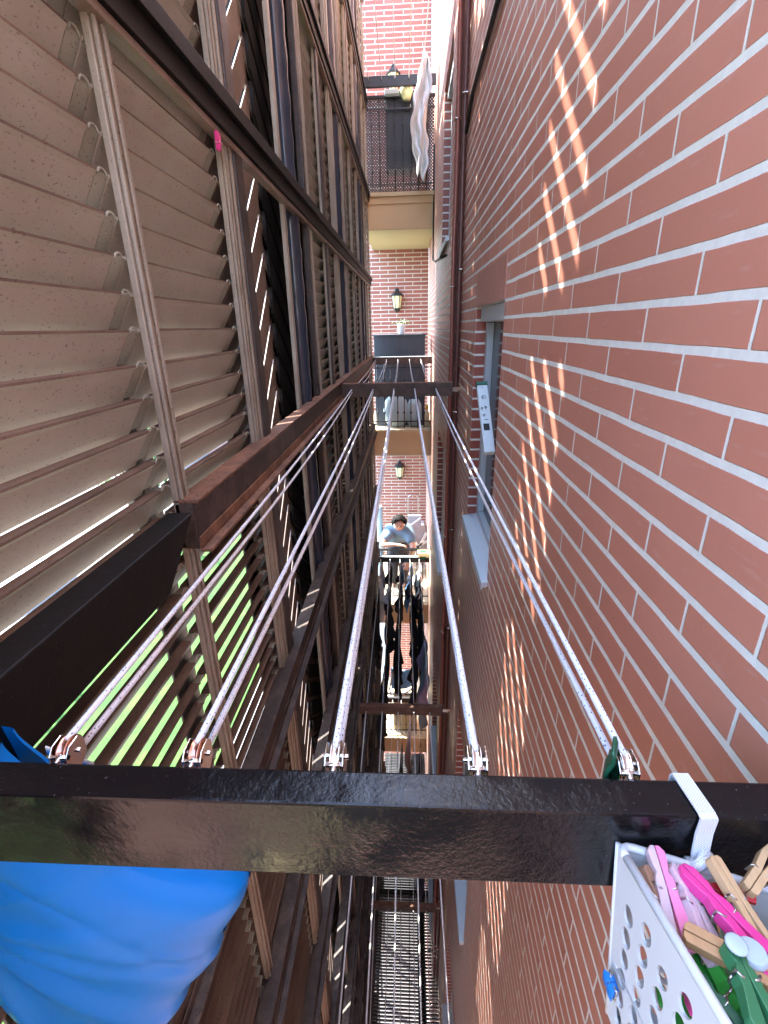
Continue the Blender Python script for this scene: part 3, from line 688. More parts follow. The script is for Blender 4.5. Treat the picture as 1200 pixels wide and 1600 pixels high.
mb = MB(); mb.grid(hairfn, 40, 16, 'hair'); mb.grid(fringe, 14, 10, 'hair'); mb.build('hair', pe, solid=.012)
mb = MB()
for s in (-1, 1): mb.lathe([(.001, -.012), (.011, 0), (.001, .012)], (-.163 + s * .03, 6.692, -2.835), 'hair', 8, 'X')
mb.build('eyes', pe)
mb = MB(); mb.tube([(-.163, 6.690, -2.83), (-.163, 6.676, -2.865), (-.163, 6.690, -2.872)], [.008, .013, .010], 'skin', 8); mb.build('nose', pe)
mb = MB(); mb.tube([(-.188, 6.702, -2.90), (-.163, 6.694, -2.903), (-.138, 6.702, -2.90)], [.003, .006, .003], 'pred', 6); mb.build('mouth', pe)
# ------------------------------------------------------------------ washing
def garment(kind, x, y0, y1, z, L, mat_, label, cat, seed, mat2=None, amp=.045, name=None):
    rnd = random.Random(seed); ph = [rnd.uniform(0, 6.28) for _ in range(6)]
    mb = MB()
    def sheet(a0, a1, l0, l1, side, taper=0):
        def fn(u, v):
            cen = (a0 + a1) / 2; w = (a1 - a0) * (1 - taper * v)
            y = cen + (u - .5) * w + .012 * math.sin(5 * v + ph[0])
            ll = l0 + (l1 - l0) * u
            fx = amp * (.25 + v) * (.8 * math.sin(u * 7 + ph[1] + 2 * v) + .35 * math.sin(u * 19 + ph[2]) + .5 * math.sin(v * 5 + ph[3]) - .5 * math.sin(ph[3]))
            zz = z - ll * v - .012 * math.sin(u * math.pi) - .01 * math.sin(u * 9 + ph[4]) * v
            return (x + side * .004 + fx, y, zz)
        mb.grid(fn, 14, 18, mat_ if not (mat2 and rnd.random() < .5) else mat2)
    w = y1 - y0
    if kind == 'trousers':
        sheet(y0, y0 + w * .50, L, L * .98, 0, .25); sheet(y0 + w * .46, y1, L * .96, L, 1, .25)
    elif kind == 'shirt':
        sheet(y0 + w * .18, y1 - w * .18, L, L, 0, 0); sheet(y0, y0 + w * .22, L * .45, L * .5, 1, .3); sheet(y1 - w * .22, y1, L * .5, L * .42, 1, .3)
    elif kind == 'towel':
        sheet(y0, y1, L, L * .96, 0, .02); sheet(y0 + .01, y1 - .01, L * .6, L * .6, 3, .02)
    else:
        sheet(y0, y1, L, L * .8, 0, .35)
    o = mb.build(name or {'trousers': 'trousers', 'shirt': 'shirt', 'towel': 'towel', 'rag': 'garment'}[kind], solid=.005)
    tag(o, label, cat, 'washing on the lines')
    for yy, en in ((y0 + w * .1, 'near'), (y1 - w * .1, 'far')):
        q = MB(); q.obox((x - .004, yy, z + .03), (x - .004, yy, z - .04), .010, .006, 'wlight'); q.obox((x + .006, yy, z + .03), (x + .004, yy, z - .04), .010, .006, 'wlight')
        tag(q.build('clothes_peg'), 'tiny peg at the %s end of the %s' % (en, ' '.join(label.split(',')[0].split()[:8])), 'peg', 'pegs on the lower lines')
zl = lambda y, k: -.39 + FL * k + (-.09 * (y - 3.34) / 3.06 if k == -1 else 0) - .02
def G(kind, li, y0, y1, k, L, m_, label, cat, seed, **kw):
    t0 = ((y0 + y1) / 2 - 3.34) / 3.06; x = LX[li] + (FX[li] - LX[li]) * t0
    garment(kind, x, y0, y1, zl((y0 + y1) / 2, k), L, m_, label, cat, seed, **kw)
G('trousers', 0, 5.0, 5.7, -1, .95, 'cblack', 'long black garment on the leftmost line below the woman', 'garment', 1)
G('shirt', 1, 5.55, 6.25, -1, .55, 'cblack', 'black T-shirt with pale print, second line, close to the railing', 'shirt', 2, mat2='cwhite')
G('towel', 1, 4.6, 5.4, -1, .45, 'cblack', 'short black garment halfway along the second line from the left', 'garment', 3)
G('trousers', 1, 3.6, 4.4, -1, .85, 'cblack', 'black trousers near the brown bar on the second line from the left', 'trousers', 4)
G('shirt', 2, 5.5, 6.3, -1, .62, 'cblack', 'black shirt the woman is pegging on the middle line', 'shirt', 5)
G('trousers', 2, 4.55, 5.4, -1, 1.05, 'cblack', 'long black trousers on the middle line', 'trousers', 6)
G('towel', 3, 5.7, 6.3, -1, .5, 'cnavy', 'navy blue shirt with white marks, fourth line, by the railing', 'shirt', 7, mat2='cblue')
G('shirt', 3, 4.7, 5.5, -1, .75, 'cblack', 'black blouse on the fourth line from the left', 'blouse', 8)
G('rag', 3, 3.7, 4.4, -1, .5, 'cblack', 'small black garment near the brown bar on the fourth line', 'garment', 9)
G('towel', 4, 5.6, 6.25, -1, .45, 'cnavy', 'dark striped T-shirt on the rightmost line, below the green tub', 'shirt', 10, mat2='cwhite')
G('trousers', 4, 4.5, 5.5, -1, .95, 'cblack', 'black trousers on the rightmost line', 'trousers', 11)
G('shirt', 4, 3.75, 4.45, -1, .8, 'clilac', 'lilac and pale blue garment on the rightmost line', 'garment', 12, mat2='cteal')
G('shirt', 0, 5.75, 6.3, -1, .75, 'cgrey', 'grey-and-white garment on the leftmost line, next to the railing', 'garment', 13, mat2='cwhite')
G('shirt', 1, 3.9, 4.8, -2, .65, 'clilac', 'crumpled lilac garment two storeys down', 'garment', 14, mat2='cwhite', amp=.05)
G('trousers', 2, 4.6, 5.6, -2, 1.0, 'cblack', 'black trousers two storeys down, on the middle line', 'trousers', 15)
G('trousers', 3, 4.2, 5.2, -2, 1.0, 'cblack', 'pair of black trousers two storeys down, beside a pink garment', 'trousers', 16)
G('rag', 3, 5.4, 6.1, -2, .9, 'cpink', 'pink garment two storeys down beside black trousers', 'garment', 17, mat2='cyellow', amp=.05)
G('towel', 4, 3.6, 5.6, -2, 1.3, 'cnavy', 'wide dark navy sheet two storeys down by the brick wall', 'sheet', 18)
def near_line(li, y0, y1, k, L, m_, label, cat, seed, kind='trousers'):
    t0 = ((y0 + y1) / 2 - .33) / 2.93; x = nx[li] + (LX[li] - nx[li]) * t0
    garment(kind, x, y0, y1, -.41 + FL * k, L, m_, label, cat, seed)
# white cloth on top balcony line
mb = MB()
def wc(u, v):
    wd = [(0, .03), (.12, .10), (.3, .17), (.45, .13), (.62, .19), (.8, .15), (.93, .10), (1, .07)]
    for (a0, w0), (a1, w1) in zip(wd, wd[1:]):
        if a0 <= v <= a1: w = w0 + (w1 - w0) * (v - a0) / (a1 - a0); break
    cx = .140 + .022 * math.sin(v * 8 + .5) - .03 * v
    return (cx + (u - .5) * w + .008 * math.sin(v * 31), 6.16 + .06 * math.sin(u * 9 + v * 9) + .035 * math.sin(u * 19 - v * 7), 2.58 - 1.07 * v + .05 * math.sin(u * 5) * v)
mb.grid(wc, 16, 40, 'cwhite'); tag(mb.build('white_cloth', solid=.006), 'long crumpled white cloth hanging in front of the top balcony', 'cloth', 'washing on the lines')
# blue folding chair frame on the fourth balcony
t_ = thing('folding_chair', (-.14, 6.30, -5.9), 'blue and white folding chair lying over the rail two storeys below, under the black clothes', 'chair')
mb = MB(); mb.grid(lambda u, v: (-.31 + .34 * u, 6.34 + .015 * math.sin(6 * u), -5.62 + .42 * v - .04 * math.sin(math.pi * u) + .25 * u * (1 - v) * .3), 8, 8, 'cblue'); mb.build('seat_fabric', t_, solid=.02)
mb = MB(); mb.tube([(-.34, 6.31, -5.60), (-.32, 6.29, -5.70), (-.1, 6.28, -5.68), (.02, 6.28, -5.58), (.06, 6.29, -5.44), (.03, 6.3, -5.18), (-.28, 6.32, -5.28), (-.34, 6.31, -5.60)], .014, 'white', 8); mb.build('tube_frame', t_)
mb = MB(); mb.box(-.30, .12, 6.62, 6.9, -6.8, -5.98, 'soffit'); tag(mb.build('cream_chest', bevel=.015), 'cream chest behind the railing of the fourth balcony', 'chest')
# white downpipe far left on fourth level
mb = MB(); mb.box(-.56, -.44, 7.3, 7.42, -6.8, -4.3, 'white'); tag(mb.build('downpipe', bevel=.01), 'pale square duct standing on the fourth balcony at the left', 'duct')
# ------------------------------------------------------------------ pipes, cable, bracket on right wall
mb = MB(); mb.tube([(XW - .022, 3.62 + .003 * math.sin(i * 2.1), GZ + .1 + i * .40) for i in range(39)], .0165, 'copper2', 12)
o1 = tag(mb.build('wall_pipe'), 'dark red-brown pipe running down the brick wall, nearer of two', 'pipe', 'pipes on the brick wall')
mb = MB(); mb.tube([(XF + .012 + .003 * math.sin(i * 1.3), 3.685, GZ + .1 + i * .30) for i in range(51)], .0135, 'copper', 12)
o2 = tag(mb.build('wall_pipe'), 'lighter copper-red pipe running down the brick wall, farther of two', 'pipe', 'pipes on the brick wall')
for z in [1.3 - .95 * i for i in range(-2, 12)]:
    q = MB(); q.tube([(XW, 3.58, z), (XW - .042, 3.60, z), (XW - .042, 3.64, z), (XW, 3.66, z)], .004, 'chrome', 6); q.build('pipe_clamp', o1)
    q = MB(); q.tube([(XF - .004, 3.718, z - .1), (XF - .004, 3.665, z - .1), (XF + .03, 3.665, z - .1), (XF + .03, 3.718, z - .1)], .004, 'chrome', 6); q.build('pipe_clamp', o2)
mb = MB(); mb.tube([(XW - .012, 3.58, 1.10), (XW - .012, 3.3, 1.19), (XW - .012, 2.8, 1.185), (XW - .012, 2.0, 1.18), (XW - .012, .4, 1.175), (XW - .012, -1.2, 1.175)], .011, 'cable', 8)
tag(mb.build('wall_cable'), 'thick black cable running level along the top of the brick wall', 'cable')
mb = MB(); mb.tube([(XF - .008, 6.5, 1.9), (XF - .008, 6.48, .74), (XF - .012, 5.9, .66), (XF - .012, 5.0, .58), (XF - .012, 4.1, .50)], .009, 'cable', 6)
tag(mb.build('drooping_cable'), 'thin black cable bending at the far end of the brick wall near the lantern balcony', 'cable')
# hooks low on the wall
for n_, (yy, zz) in enumerate(((3.55, -7.1), (3.15, -7.35))):
    mb = MB()
    for q in range(3 + n_): mb.tube([(XW - .01 - .0, yy - .05 * q - .02, zz - .02), (XW - .05, yy - .05 * q, zz), (XW - .10, yy - .05 * q, zz + .01), (XW - .12, yy - .05 * q + .03, zz - .05), (XW - .15, yy - .05 * q + .03, zz - .04)], .006, 'spring', 6)
    tag(mb.build('wire_hooks'), ('upper' if n_ == 0 else 'lower') + ' cluster of bent pale wire hooks low on the right wall', 'hooks', 'wire hooks low on the wall')
# long carton with green cap standing out of the window
ca = thing('long_carton', (.37, 2.2, -.45), 'long white printed carton with dark green end sticking out of the window', 'carton')
A = Vector((.352, 2.415, -.283)); B = A.lerp(Vector((.372, 2.07, -.66)), .72); d = (B - A).normalized()
mb = MB(); mb.obox(A, B, .050, .030, 'carton', (0, .9, -.75)); mb.build('carton_body', ca, bevel=.003)
mb = MB(); mb.obox(A - d * .022, A + d * .0, .054, .034, 'greencap', (0, .9, -.75)); mb.build('green_cap', ca, bevel=.003)
r_ = d.cross(Vector((0, .9, -.75))).normalized(); u_ = r_.cross(d).normalized()
if r_.x > 0: r_ = -r_
mb = MB()
def mark(tt, s, w, h, kind='box', m_='ink'):
    c0 = A + d * tt - u_ * .0156 + r_ * s
    if kind == 'box': mb.obox(c0 - d * h / 2, c0 + d * h / 2, w, .0012, m_, u_)
    elif kind == 'ring': mb.tube([c0 + (d * math.cos(a) + r_ * math.sin(a)) * w for a in [2 * math.pi * i / 12 for i in range(13)]], .0012, m_, 4)
    elif kind == 'arrow':
        mb.obox(c0, c0 + d * h, w * .35, .0012, m_, u_); mb.obox(c0, c0 + d * h * .5 + r_ * w * .6, w * .25, .0012, m_, u_); mb.obox(c0, c0 + d * h * .5 - r_ * w * .6, w * .25, .0012, m_, u_)
mark(.015, .0, .004, .004); mark(.015, .012, .003, .003)
mark(.07, .0, .010, .02, 'ring'); mark(.07, .004, .006, .008); mark(.12, -.004, .012, .02, 'arrow'); mark(.125, .014, .010, .02, 'arrow'); mark(.165, .008, .012, .014, 'arrow')
mark(.195, 0, .02, .003); mark(.235, .002, .028, .036, 'box', 'gasket')
mb.build('printed_marks', ca)
# ------------------------------------------------------------------ floor grating at the bottom
gr = thing('floor_grating', (0, 3, -8.0), 'dark steel floor grating at the bottom of the shaft with light showing through', 'grating')
mb = MB(); y = -.1
while y < 7.2: mb.box(-.5, .355 if y < 3.7 else .285, y, y + .014, -8.03, -8.0, 'grate'); y += .036
x = -.45
mb.build('cross_bars', gr)
mb = MB()
for x in (-.42, -.22, -.02, .18): mb.box(x, x + .010, -.1, 7.2, -8.035, -7.996, 'grate')
mb.build('long_bars', gr)
mb = MB()
for y in (2.2, 4.6, 6.9): mb.box(-.5, .285, y, y + .12, -8.16, -8.037, 'black2')
mb.box(.10, .20, -.1, 7.2, -8.16, -8.037, 'black2')
mb.build('joist', gr)
# ------------------------------------------------------------------ pink peg clipped to the screen
def peg(a, b, w, th, mats, up, label, style='wood', group='pegs in the white basket', gap=.5):
    a = Vector(a); b = Vector(b); d = (b - a); L = d.length; dn = d.normalized(); u = Vector(up); u = (u - dn * u.dot(dn)).normalized(); r = dn.cross(u).normalized()
    t_ = thing('clothes_peg', tuple((a + b) / 2), label, 'peg', group)
    for s in (-1, 1):
        mb = MB(); m_ = mats[0] if s < 0 else mats[-1]
        prof = [(0, .50, .9), (.06, .62, 1), (.20, .56, 1), (.28, .40, 1), (.34, .62, 1), (.42, .72, 1), (.50, .66, 1), (.62, .75, 1), (.85, .98, 1), (1, 1.1, .85)] if style != 'wood' else [(0, .42, 1), (.03, .56, 1), (.16, .56, 1), (.20, .42, 1), (.24, .56, 1), (.42, .56, 1), (.46, .46, 1), (.52, .60, 1), (.80, .85, 1), (1, .98, .95)]
        vs = []
        for t, off, ww in prof:
            c0 = a + d * t; inner = th * (.03 + max(0, t - .45) * 1.1 * gap); outer = inner + th * .55 * (1 if 0 < t < 1 else .55) * (off / .6 if style != 'wood' else 1)
            hw = w / 2 * ww * ((.72 + .28 * math.sin(math.pi * min(1, t * 1.3))) if style != 'wood' else 1)
            for q, e in ((inner, -1), (inner, 1), (outer, 1), (outer, -1)): vs.append(c0 + r * s * q + u * e * hw)
        n = len(prof); fs = [(4 * i + k, 4 * i + (k + 1) % 4, 4 * i + 4 + (k + 1) % 4, 4 * i + 4 + k) for i in range(n - 1) for k in range(4)] + [(3, 2, 1, 0), (4 * n - 4, 4 * n - 3, 4 * n - 2, 4 * n - 1)]
        mb.quadmesh(vs, fs, m_); mb.build('leg', t_, bevel=min(w, th) * .06)
    mb = MB(); c0 = a + d * .45
    hw = w / 2
    ring = [c0 + u * (-hw * .6 + hw * 1.2 * i / 30) + (dn * math.cos(i * 1.2) + r * math.sin(i * 1.2)) * th * .22 for i in range(31)]
    mb.tube(ring, w * .08, 'spring', 6)
    for e in (-1, 1):
        mb.tube([c0 + u * e * hw * .6, c0 + r * th * .5 * 1.1 + u * e * hw * 1.05 - dn * L * .01, c0 + r * th * .75 + u * e * hw * 1.05 - dn * L * .06, c0 + r * th * .75 + u * 0 - dn * L * .07], w * .08, 'spring', 6)
        mb.tube([c0 + u * e * hw * .6, c0 - r * th * .5 * 1.1 + u * e * hw * 1.05 - dn * L * .01, c0 - r * th * .75 + u * e * hw * 1.05 - dn * L * .06, c0 - r * th * .75 + u * 0 - dn * L * .07], w * .08, 'spring', 6)
    mb.build('spring', t_)
    return t_
peg((-.474, 1.412, .418), (-.474, 1.416, .458), .011, .010, ['pmagenta'], (1, 0, 0), 'pink peg clipped to the louvre screen below the black beam', 'plastic', 'loose pegs')
# ------------------------------------------------------------------ peg basket
bk = thing('peg_basket', (.25, .2, -.6), 'white perforated plastic basket full of pegs, hung on the black bar', 'basket')
RA = Vector((.1715, .277, -.402)); RB = Vector((.352, .240, -.425)); RC = Vector((.193, .120, -.385)); RD = Vector((.352, .095, -.40))
BA = Vector((.188, .262, -.615)); BB = Vector((.335, .23, -.615)); BC = Vector((.205, .150, -.60)); BD = Vector((.335, .13, -.60))
def face_holes(mb, p00, p10, p11, p01, nu, nv, m_, holes=True):
    def P_(s, t): return p00 * (1 - s) * (1 - t) + p10 * s * (1 - t) + p11 * s * t + p01 * (1 - s) * t
    m0 = .07
    # border frame
    def quad(s0, s1, t0, t1, k=1): mb.grid(lambda u, v: P_(s0 + (s1 - s0) * u, t0 + (t1 - t0) * v), k, 1, m_, False)
    W_ = (1 - 2 * m0)
    quad(0, m0, 0, 1); quad(1 - m0, 1, 0, 1)
    for i in range(nu):
        s0, s1 = m0 + W_ * i / nu, m0 + W_ * (i + 1) / nu; sh = .5 if i % 2 else 0
        T0, T1 = .12, .94; H = (T1 - T0) / (nv + .5)
        lo = T0 + H * sh
        quad(s0, s1, 0, lo); quad(s0, s1, lo + H * nv, 1)
        for j in range(nv):
            t0 = lo + H * j; t1 = t0 + H; N = 24; cs, ct = (s0 + s1) / 2, (t0 + t1) / 2
            outer = []; inner = []
            for k in range(N):
                a = 2 * math.pi * k / N; ca_, sa = math.cos(a), math.sin(a); q = max(abs(ca_), abs(sa))
                outer.append(P_(cs + (s1 - s0) / 2 * ca_ / q, ct + H / 2 * sa / q)); inner.append(P_(cs + (s1 - s0) * .30 * ca_, ct + H * .41 * sa))
            mb.quadmesh(outer + inner, [(k, (k + 1) % N, N + (k + 1) % N, N + k) for k in range(N)], m_)
mb = MB(); face_holes(mb, RC, RA, BA, BC, 6, 6, 'white'); face_holes(mb, RA, RB, BB, BA, 6, 6, 'white'); face_holes(mb, RB, RD, BD, BB, 6, 6, 'white'); face_holes(mb, RD, RC, BC, BD, 6, 6, 'white')
mb.grid(lambda u, v: tuple((BA * (1 - u) + BB * u) * (1 - v) + (BC * (1 - u) + BD * u) * v), 1, 1, 'white')
mb.build('basket_wall', bk, solid=.0022)
def rim(pts, r, nm):
    q = MB(); out = []
    n = len(pts)
    for i in range(n):
        p, a, b_ = pts[i], pts[i - 1], pts[(i + 1) % n]
        p1 = p + (a - p).normalized() * .012; p2 = p + (b_ - p).normalized() * .012
        for k in range(5):
            t = k / 4; out.append(p1 * (1 - t) ** 2 + p * 2 * t * (1 - t) + p2 * t * t)
    out.append(out[0]); q.tube(out, r, 'white', 10); q.build(nm, bk)
rim([RA, RB, RD, RC], .0034, 'rim')
rim([RA.lerp(BA, .62), RB.lerp(BB, .62), RD.lerp(BD, .62), RC.lerp(BC, .62)], .0022, 'rib')
q = MB()
for a, b_ in ((RA, BA), (RB, BB), (RC, BC), (RD, BD)):
    q = MB(); q.tube([a, a.lerp(b_, .5), b_], .0022, 'white', 8); q.build('corner_post', bk)
# strap over the bar
mb = MB(); sp_ = [(.2345, .3185, -.43), (.2345, .3185, -.372), (.2345, .3165, -.3680), (.2365, .281, -.3675), (.2370, .2768, -.3695), (.2360, .2762, -.385), (.2350, .273, -.403), (.2345, .270, -.412), (.2345, .262, -.417), (.2340, .262, -.43)]
w = .0068
for (p, q_) in zip(sp_, sp_[1:]):
    mb.quadmesh([(p[0] - w, p[1], p[2]), (p[0] + w, p[1], p[2]), (q_[0] + w, q_[1], q_[2]), (q_[0] - w, q_[1], q_[2])], [(0, 1, 2, 3)], 'webbing')
ob = mb.build('elastic_strap', solid=.0016); tag(ob, 'white woven elastic band looped over the black bar, holding the basket', 'strap')
mb = MB(); mb.tube([(.2345 + .008 * math.cos(a), .268 + .005 * math.sin(2 * a), -.410 + .008 * math.sin(a)) for a in [2 * math.pi * i / 12 for i in range(13)]], .0045, 'webbing', 8)
mb.tube([(.228, .266, -.405), (.236, .263, -.398), (.243, .266, -.410)], .004, 'webbing', 8); mb.build('knot', ob)
UPV = (0, -.35, 1)
Z1 = -.402
peg((.196, .272, -.396), (.193, .212, -.418), .010, .011, ['ppink', 'ppale'], (0, -.3, 1), 'pink-headed pale peg standing at the back left corner of the basket', 'plastic', gap=.2)
peg((.207, .262, -.402), (.212, .203, -.415), .011, .010, ['ppale'], (.5, -.3, 1), 'translucent pale pink peg between the pink-headed and the magenta peg', 'plastic', gap=.3)
peg((.211, .258, -.398), (.245, .180, -.398), .010, .011, ['pmagenta'], (.2, -.2, 1), 'long magenta plastic peg lying across the basket', 'plastic', gap=.6)
peg((.222, .255, -.412), (.256, .236, -.408), .008, .009, ['pred'], UPV, 'red plastic peg lying under the light wooden peg', 'plastic')
peg((.235, .262, -.392), (.245, .200, -.405), .008, .009, ['wlight'], (.3, -.2, 1), 'light beech peg with wire spring, right of the magenta one')
peg((.186, .262, -.406), (.191, .212, -.420), .010, .010, ['wold'], (.6, -.3, 1), 'weathered wooden peg against the left wall of the basket')
peg((.190, .214, -.398), (.248, .180, -.396), .0095, .011, ['wtan'], (0, -.2, 1), 'tan wooden peg lying crosswise at the front of the basket', gap=.3)
peg((.211, .203, -.388), (.208, .155, -.386), .011, .010, ['pgreen'], (.2, -.1, 1), 'green plastic peg with a pale round button, frontmost in the basket', 'plastic')
mb = MB(); mb.lathe([(.0065, 0), (.0065, .0015), (.0055, .002)], (.2115, .198, -.3795), 'pbluegrey', 20); ob = mb.build('peg_button'); ob.parent = None
tag(ob, 'pale round button on the green peg', 'button')
mb = MB(); mb.lathe([(.009, -.395), (.0095, -.391), (.008, -.388)], (.2255, .200, 0), 'pbluegrey', 20); tag(mb.build('bottle_cap', bevel=.0006), 'blue-grey round cap lying beside the magenta peg', 'cap')
peg((.252, .243, -.400), (.290, .272, -.398), .009, .009, ['wlight'], UPV, 'short light wooden peg leaning on the right rim')
peg((.190, .196, -.410), (.200, .150, -.400), .009, .010, ['pdkgreen'], UPV, 'dark green peg beneath the tan wooden peg', 'plastic')
peg((.262, .225, -.412), (.285, .180, -.402), .009, .010, ['pyellow'], UPV, 'mustard yellow peg at the right of the basket', 'plastic')
peg((.270, .232, -.402), (.315, .205, -.404), .009, .010, ['wold'], UPV, 'weathered wooden peg beside the mustard yellow peg')
peg((.258, .205, -.396), (.300, .150, -.396), .010, .011, ['wtan'], UPV, 'tan wooden peg lying beyond the magenta peg, near the right rim', gap=.4)
peg((.300, .245, -.412), (.335, .190, -.404), .009, .010, ['pgreen'], UPV, 'green peg standing in the far right corner of the basket', 'plastic')
peg((.215, .185, -.410), (.262, .150, -.398), .010, .010, ['pbright'], UPV, 'bright green peg under the pale round cap', 'plastic')
rnd = random.Random(3)
fc = ['pbright', 'pdkgreen', 'wtan', 'pbright', 'wold', 'pgreen', 'pmagenta', 'wlight', 'pbright', 'pred', 'pgreen', 'pbright']
cn = {'pbright': 'bright green', 'pdkgreen': 'dark green', 'wtan': 'tan wooden', 'wold': 'weathered wooden', 'pgreen': 'green', 'pmagenta': 'magenta', 'wlight': 'light wooden', 'pred': 'red'}
for i in range(26):
    lay = i // 8; z = -.425 - .042 * lay; y0 = rnd.uniform(.165, .25); x0 = .192 + .034 + rnd.uniform(-.004, .085)
    an = rnd.uniform(0, 6.28); dx, dy = .03 * math.cos(an), .03 * math.sin(an)
    if i % 3 == 0: x0 = .206 + rnd.uniform(0, .01); dx = rnd.uniform(-.004, .004); dy = .03
    x0 = max(.208, min(.31, x0)); y0 = max(.19, min(.225, y0))
    c_ = fc[i % len(fc)] if not (i % 3 == 0) else ['pbright', 'pgreen', 'pbright', 'pmagenta', 'pbright'][(i // 3) % 5]
    peg((x0 - dx, y0 - dy, z + rnd.uniform(-.008, .008)), (x0 + dx, y0 + dy, z + rnd.uniform(-.008, .008)), .011, .011, [c_], (rnd.uniform(-.5, .5), rnd.uniform(-.5, .5), 1), 'one of the %s pegs buried in the pile inside the basket' % cn.get(c_, 'plastic'), 'plastic' if c_[0] == 'p' else 'wood', 'buried %s pegs' % cn.get(c_, 'plastic'))
peg((.181, .250, -.545), (.172, .250, -.545), .012, .010, ['pblue'], (0, 0, 1), 'small bright blue peg end poking out through the basket wall', 'plastic', 'loose pegs', gap=.1)
# ------------------------------------------------------------------ blue laundry bag
def bag(u, v):
    zs = [-.40, -.46, -.52, -.597, -.717, -.82, -.94, -1.05, -1.15]; xr = [-.43, -.40, -.30, -.190, -.238, -.298, -.39, -.45, -.48]
    q = v * 8; i = min(7, int(q)); f = q - i
    z = zs[i] * (1 - f) + zs[i + 1] * f
    f2 = f * f * (3 - 2 * f); xe = xr[i] * (1 - f2) + xr[i + 1] * f2
    xl = -.497; x = xl + (xe - xl) * math.sin(u * math.pi / 2)
    dx, dz = x + .53, z + .60; ang = math.atan2(dz, dx); rr = math.hypot(dx, dz)
    g = lambda a0, w, r0, k: math.exp(-((ang - a0 - k * rr) / w) ** 2) * math.exp(-((rr - r0) / .13) ** 2)
    fold = .008 * g(-.55, .13, .12, .3) + .007 * g(-1.0, .11, .14, .4) - .006 * g(-.78, .08, .10, .3) + .007 * g(-1.35, .10, .18, .2) + .006 * g(-.15, .12, .14, 0)
    fold += .010 * math.sin(x * 12 + z * 9 + 1) * math.sin(z * 8 - x * 6 + .6) + .0025 * math.sin(x * 60 + z * 35) * math.exp(-rr * 6)
    cr = lambda q, p: (1 - abs(math.sin(q))) ** p
    fold += .010 * cr(ang * 3.1 + rr * 1.6 + .5, 5) * math.exp(-rr * 2.2) * min(1, rr * 8) + .005 * cr(ang * 7.3 - rr * 3 + 1, 4) * math.exp(-rr * 5) * min(1, rr * 12) - .004 * cr(x * 9 + z * 13 + 2 + math.sin(z * 14) * .6, 6)
    bul = .060 * (math.cos(u * math.pi / 2) ** .6) * math.sin(math.pi * min(1, .15 + v * .8)) + .010
    return x, z, fold * min(1, (1 - u) * 4 + .15), bul
mb = MB()
mb.grid(lambda u, v: (lambda x, z, f, b_: (x, .370 - b_ - f, z))(*bag(u, v)), 90, 110, 'satin')
mb.grid(lambda u, v: (lambda x, z, f, b_: (x, .372 + b_ * .3, z))(*bag(u, v)), 40, 50, 'satin')
bg_ = tag(mb.build('blue_laundry_bag'), 'shiny bright blue cloth bag hanging behind the black bar at the left', 'bag')
mb = MB(); mb.tube([(-.50, .262, -.555), (-.482, .262, -.575), (-.470, .262, -.61), (-.468, .258, -.645), (-.474, .254, -.68), (-.488, .25, -.70), (-.50, .25, -.705)], .004, 'satin', 8); mb.build('drawstring', bg_)
t_ = MB(); t_.grid(lambda u, v: (-.375 + .04 * u, .352 + .006 * u, -.405 - .028 * u + .01 * v), 4, 2, 'cwhite'); t_.grid(lambda u, v: (-.372 + .04 * u, .349 + .006 * u, -.402 - .028 * u + .004 * v), 4, 1, 'pblue')
tag(t_.build('striped_cloth_tab', solid=.002), 'small blue and white striped cloth end beside the leftmost pulley', 'cloth')
# ------------------------------------------------------------------ outside, seen through the louvres
def leafblob(mb, c, rad, n, m_='leaf', s=.12, rn=random.Random(5)):
    for _ in range(n):
        d = Vector((rn.gauss(0, 1), rn.gauss(0, 1), rn.gauss(0, 1))).normalized(); k = rn.uniform(.55, 1.05)
        p = Vector(c) + Vector((d.x * rad[0], d.y * rad[1], d.z * rad[2])) * k
        a = Vector((rn.gauss(0, 1), rn.gauss(0, 1), rn.gauss(0, 1))).normalized(); b_ = a.orthogonal().normalized()
        mb.quadmesh([p - a * s, p + b_ * s * .5, p + a * s, p - b_ * s * .5], [(0, 1, 2, 3)], m_)
for i, (x, y, h) in enumerate(((-15, 4, 6), (-16.5, 14, 7.5), (-15.5, 24, 7), (-20, 34, 9), (-14, -8, 6))):
    t_ = thing('street_tree', (x, y, GZ), ['bushy green tree nearest beyond the lawn', 'taller green tree behind the hedge', 'round green tree farther along the hedge', 'tall tree at the far end of the road', 'small green tree at the near end of the lawn'][i], 'tree', 'trees beyond the lawn')
    mb = MB(); mb.tube([(x, y, GZ), (x + .1, y, GZ + h * .35), (x, y + .1, GZ + h * .6)], [.18, .13, .07], 'bark', 8)
    for q in range(5):
        a = q * 1.3; mb.tube([(x + .05, y, GZ + h * .35), (x + math.cos(a) * h * .2, y + math.sin(a) * h * .2, GZ + h * .65)], [.07, .03], 'bark', 6)
    mb.build('trunk', t_)
    mb = MB(); rn = random.Random(i)
    for q in range(9): leafblob(mb, (x + rn.uniform(-.2, .2) * h, y + rn.uniform(-.2, .2) * h, GZ + h * rn.uniform(.5, .9)), (h * .16, h * .16, h * .13), 160, s=.16, rn=rn)
    mb.build('crown', t_)
mb = MB(); rn = random.Random(11)
for q in range(90): leafblob(mb, (-13.9 + rn.uniform(-.15, .15), -20 + q * .7, GZ + .55), (.5, .55, .6), 60, s=.12, rn=rn)
tag(mb.build('garden_hedge'), 'long clipped green hedge along the far side of the lawn', 'hedge')
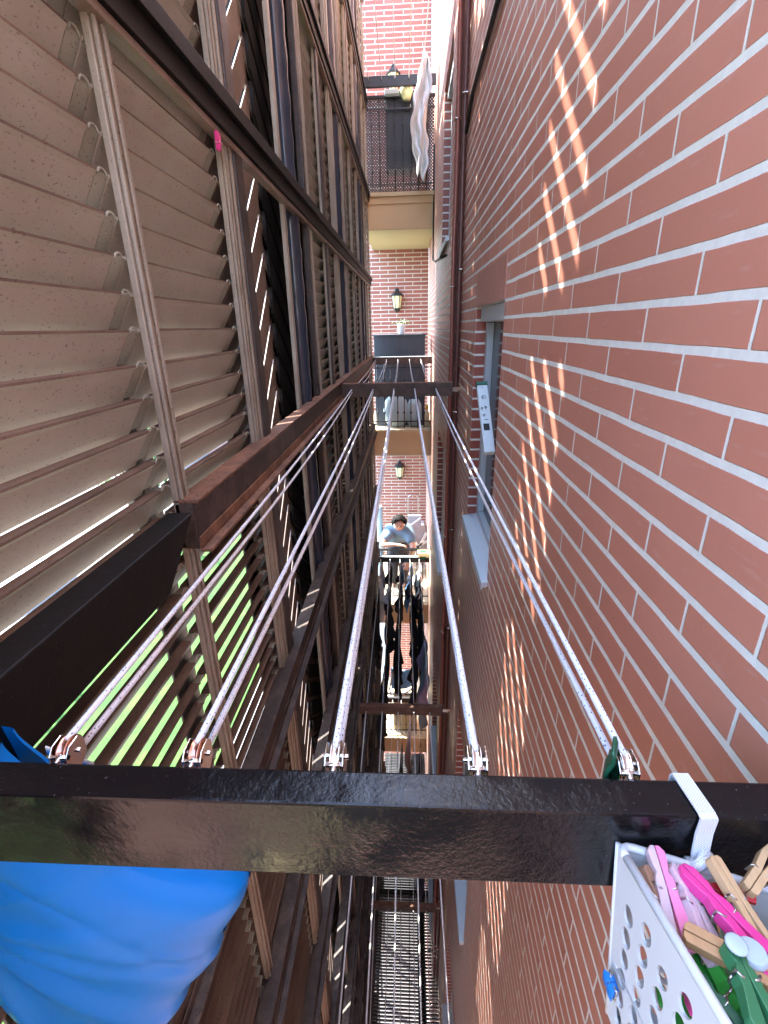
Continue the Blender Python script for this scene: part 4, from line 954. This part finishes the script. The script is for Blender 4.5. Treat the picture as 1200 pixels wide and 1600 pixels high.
def car(x, y, label):
    t_ = thing('parked_car', (x, y, GZ), label, 'car', 'white cars by the lawn')
    z = GZ
    mb = MB(); mb.prism([(y - 2.1, z + .35), (y - 2.15, z + .75), (y - 1.2, z + .92), (y - .6, z + 1.42), (y + .9, z + 1.45), (y + 1.7, z + .98), (y + 2.1, z + .9), (y + 2.12, z + .35)], 'X', x - .85, x + .85, 'carpaint'); mb.build('body', t_, bevel=.06)
    for s in (-1, 1):
        mb = MB(); mb.prism([(y - 1.05, z + .95), (y - .55, z + 1.36), (y + .85, z + 1.38), (y + 1.45, z + .98)], 'X', x + s * .852, x + s * .856, 'glassdark'); mb.build('window', t_)
        for yy in (-1.35, 1.35):
            mb = MB(); mb.lathe([(.05, -.1), (.32, -.1), (.32, .1), (.05, .1)], (x + s * .80, y + yy, z + .32), 'tyre', 16, 'X'); mb.build('wheel', t_)
car(-17.5, 9.5, 'white parked car nearest, glimpsed through the louvres'); car(-17.5, 18, 'white parked car farther away, glimpsed through the louvres')
nb = thing('distant_house', (-20, 50, GZ), 'pale pink rendered house far away beyond the gap at the end of the screen', 'building')
mb = MB(); mb.box(-34, -3.2, 44, 56, GZ, 0, 'pinkwall'); mb.build('wall', nb)
mb = MB(); mb.prism([(-34.5, 0), (-2.8, 0), (-18, 3.2)], 'Y', 43.5, 56.5, 'stone'); mb.build('roof', nb)
for fl in range(3):
    for c_ in range(7):
        mb = MB(); x = -32 + c_ * 4.2; z = GZ + 1.6 + fl * 3.2; mb.box(x, x + 1.3, 43.93, 43.98, z, z + 1.5, 'glassdark'); mb.box(x - .1, x + 1.4, 43.9, 43.99, z - .12, z - .02, 'white'); mb.build('window', nb)
nb = thing('apartment_building', (-55, 10, GZ), 'pale pink apartment block across the road, seen only in the louvre gaps', 'building')
mb = MB(); mb.box(-62, -46, -40, 60, GZ, 3.5, 'pinkwall'); mb.build('wall', nb)
for fl in range(4):
    for c_ in range(10):
        mb = MB(); y = -36 + c_ * 9; z = GZ + 1.6 + fl * 3.3; mb.box(-45.99, -45.94, y, y + 2.5, z, z + 1.5, 'glassdark'); mb.build('window', nb)
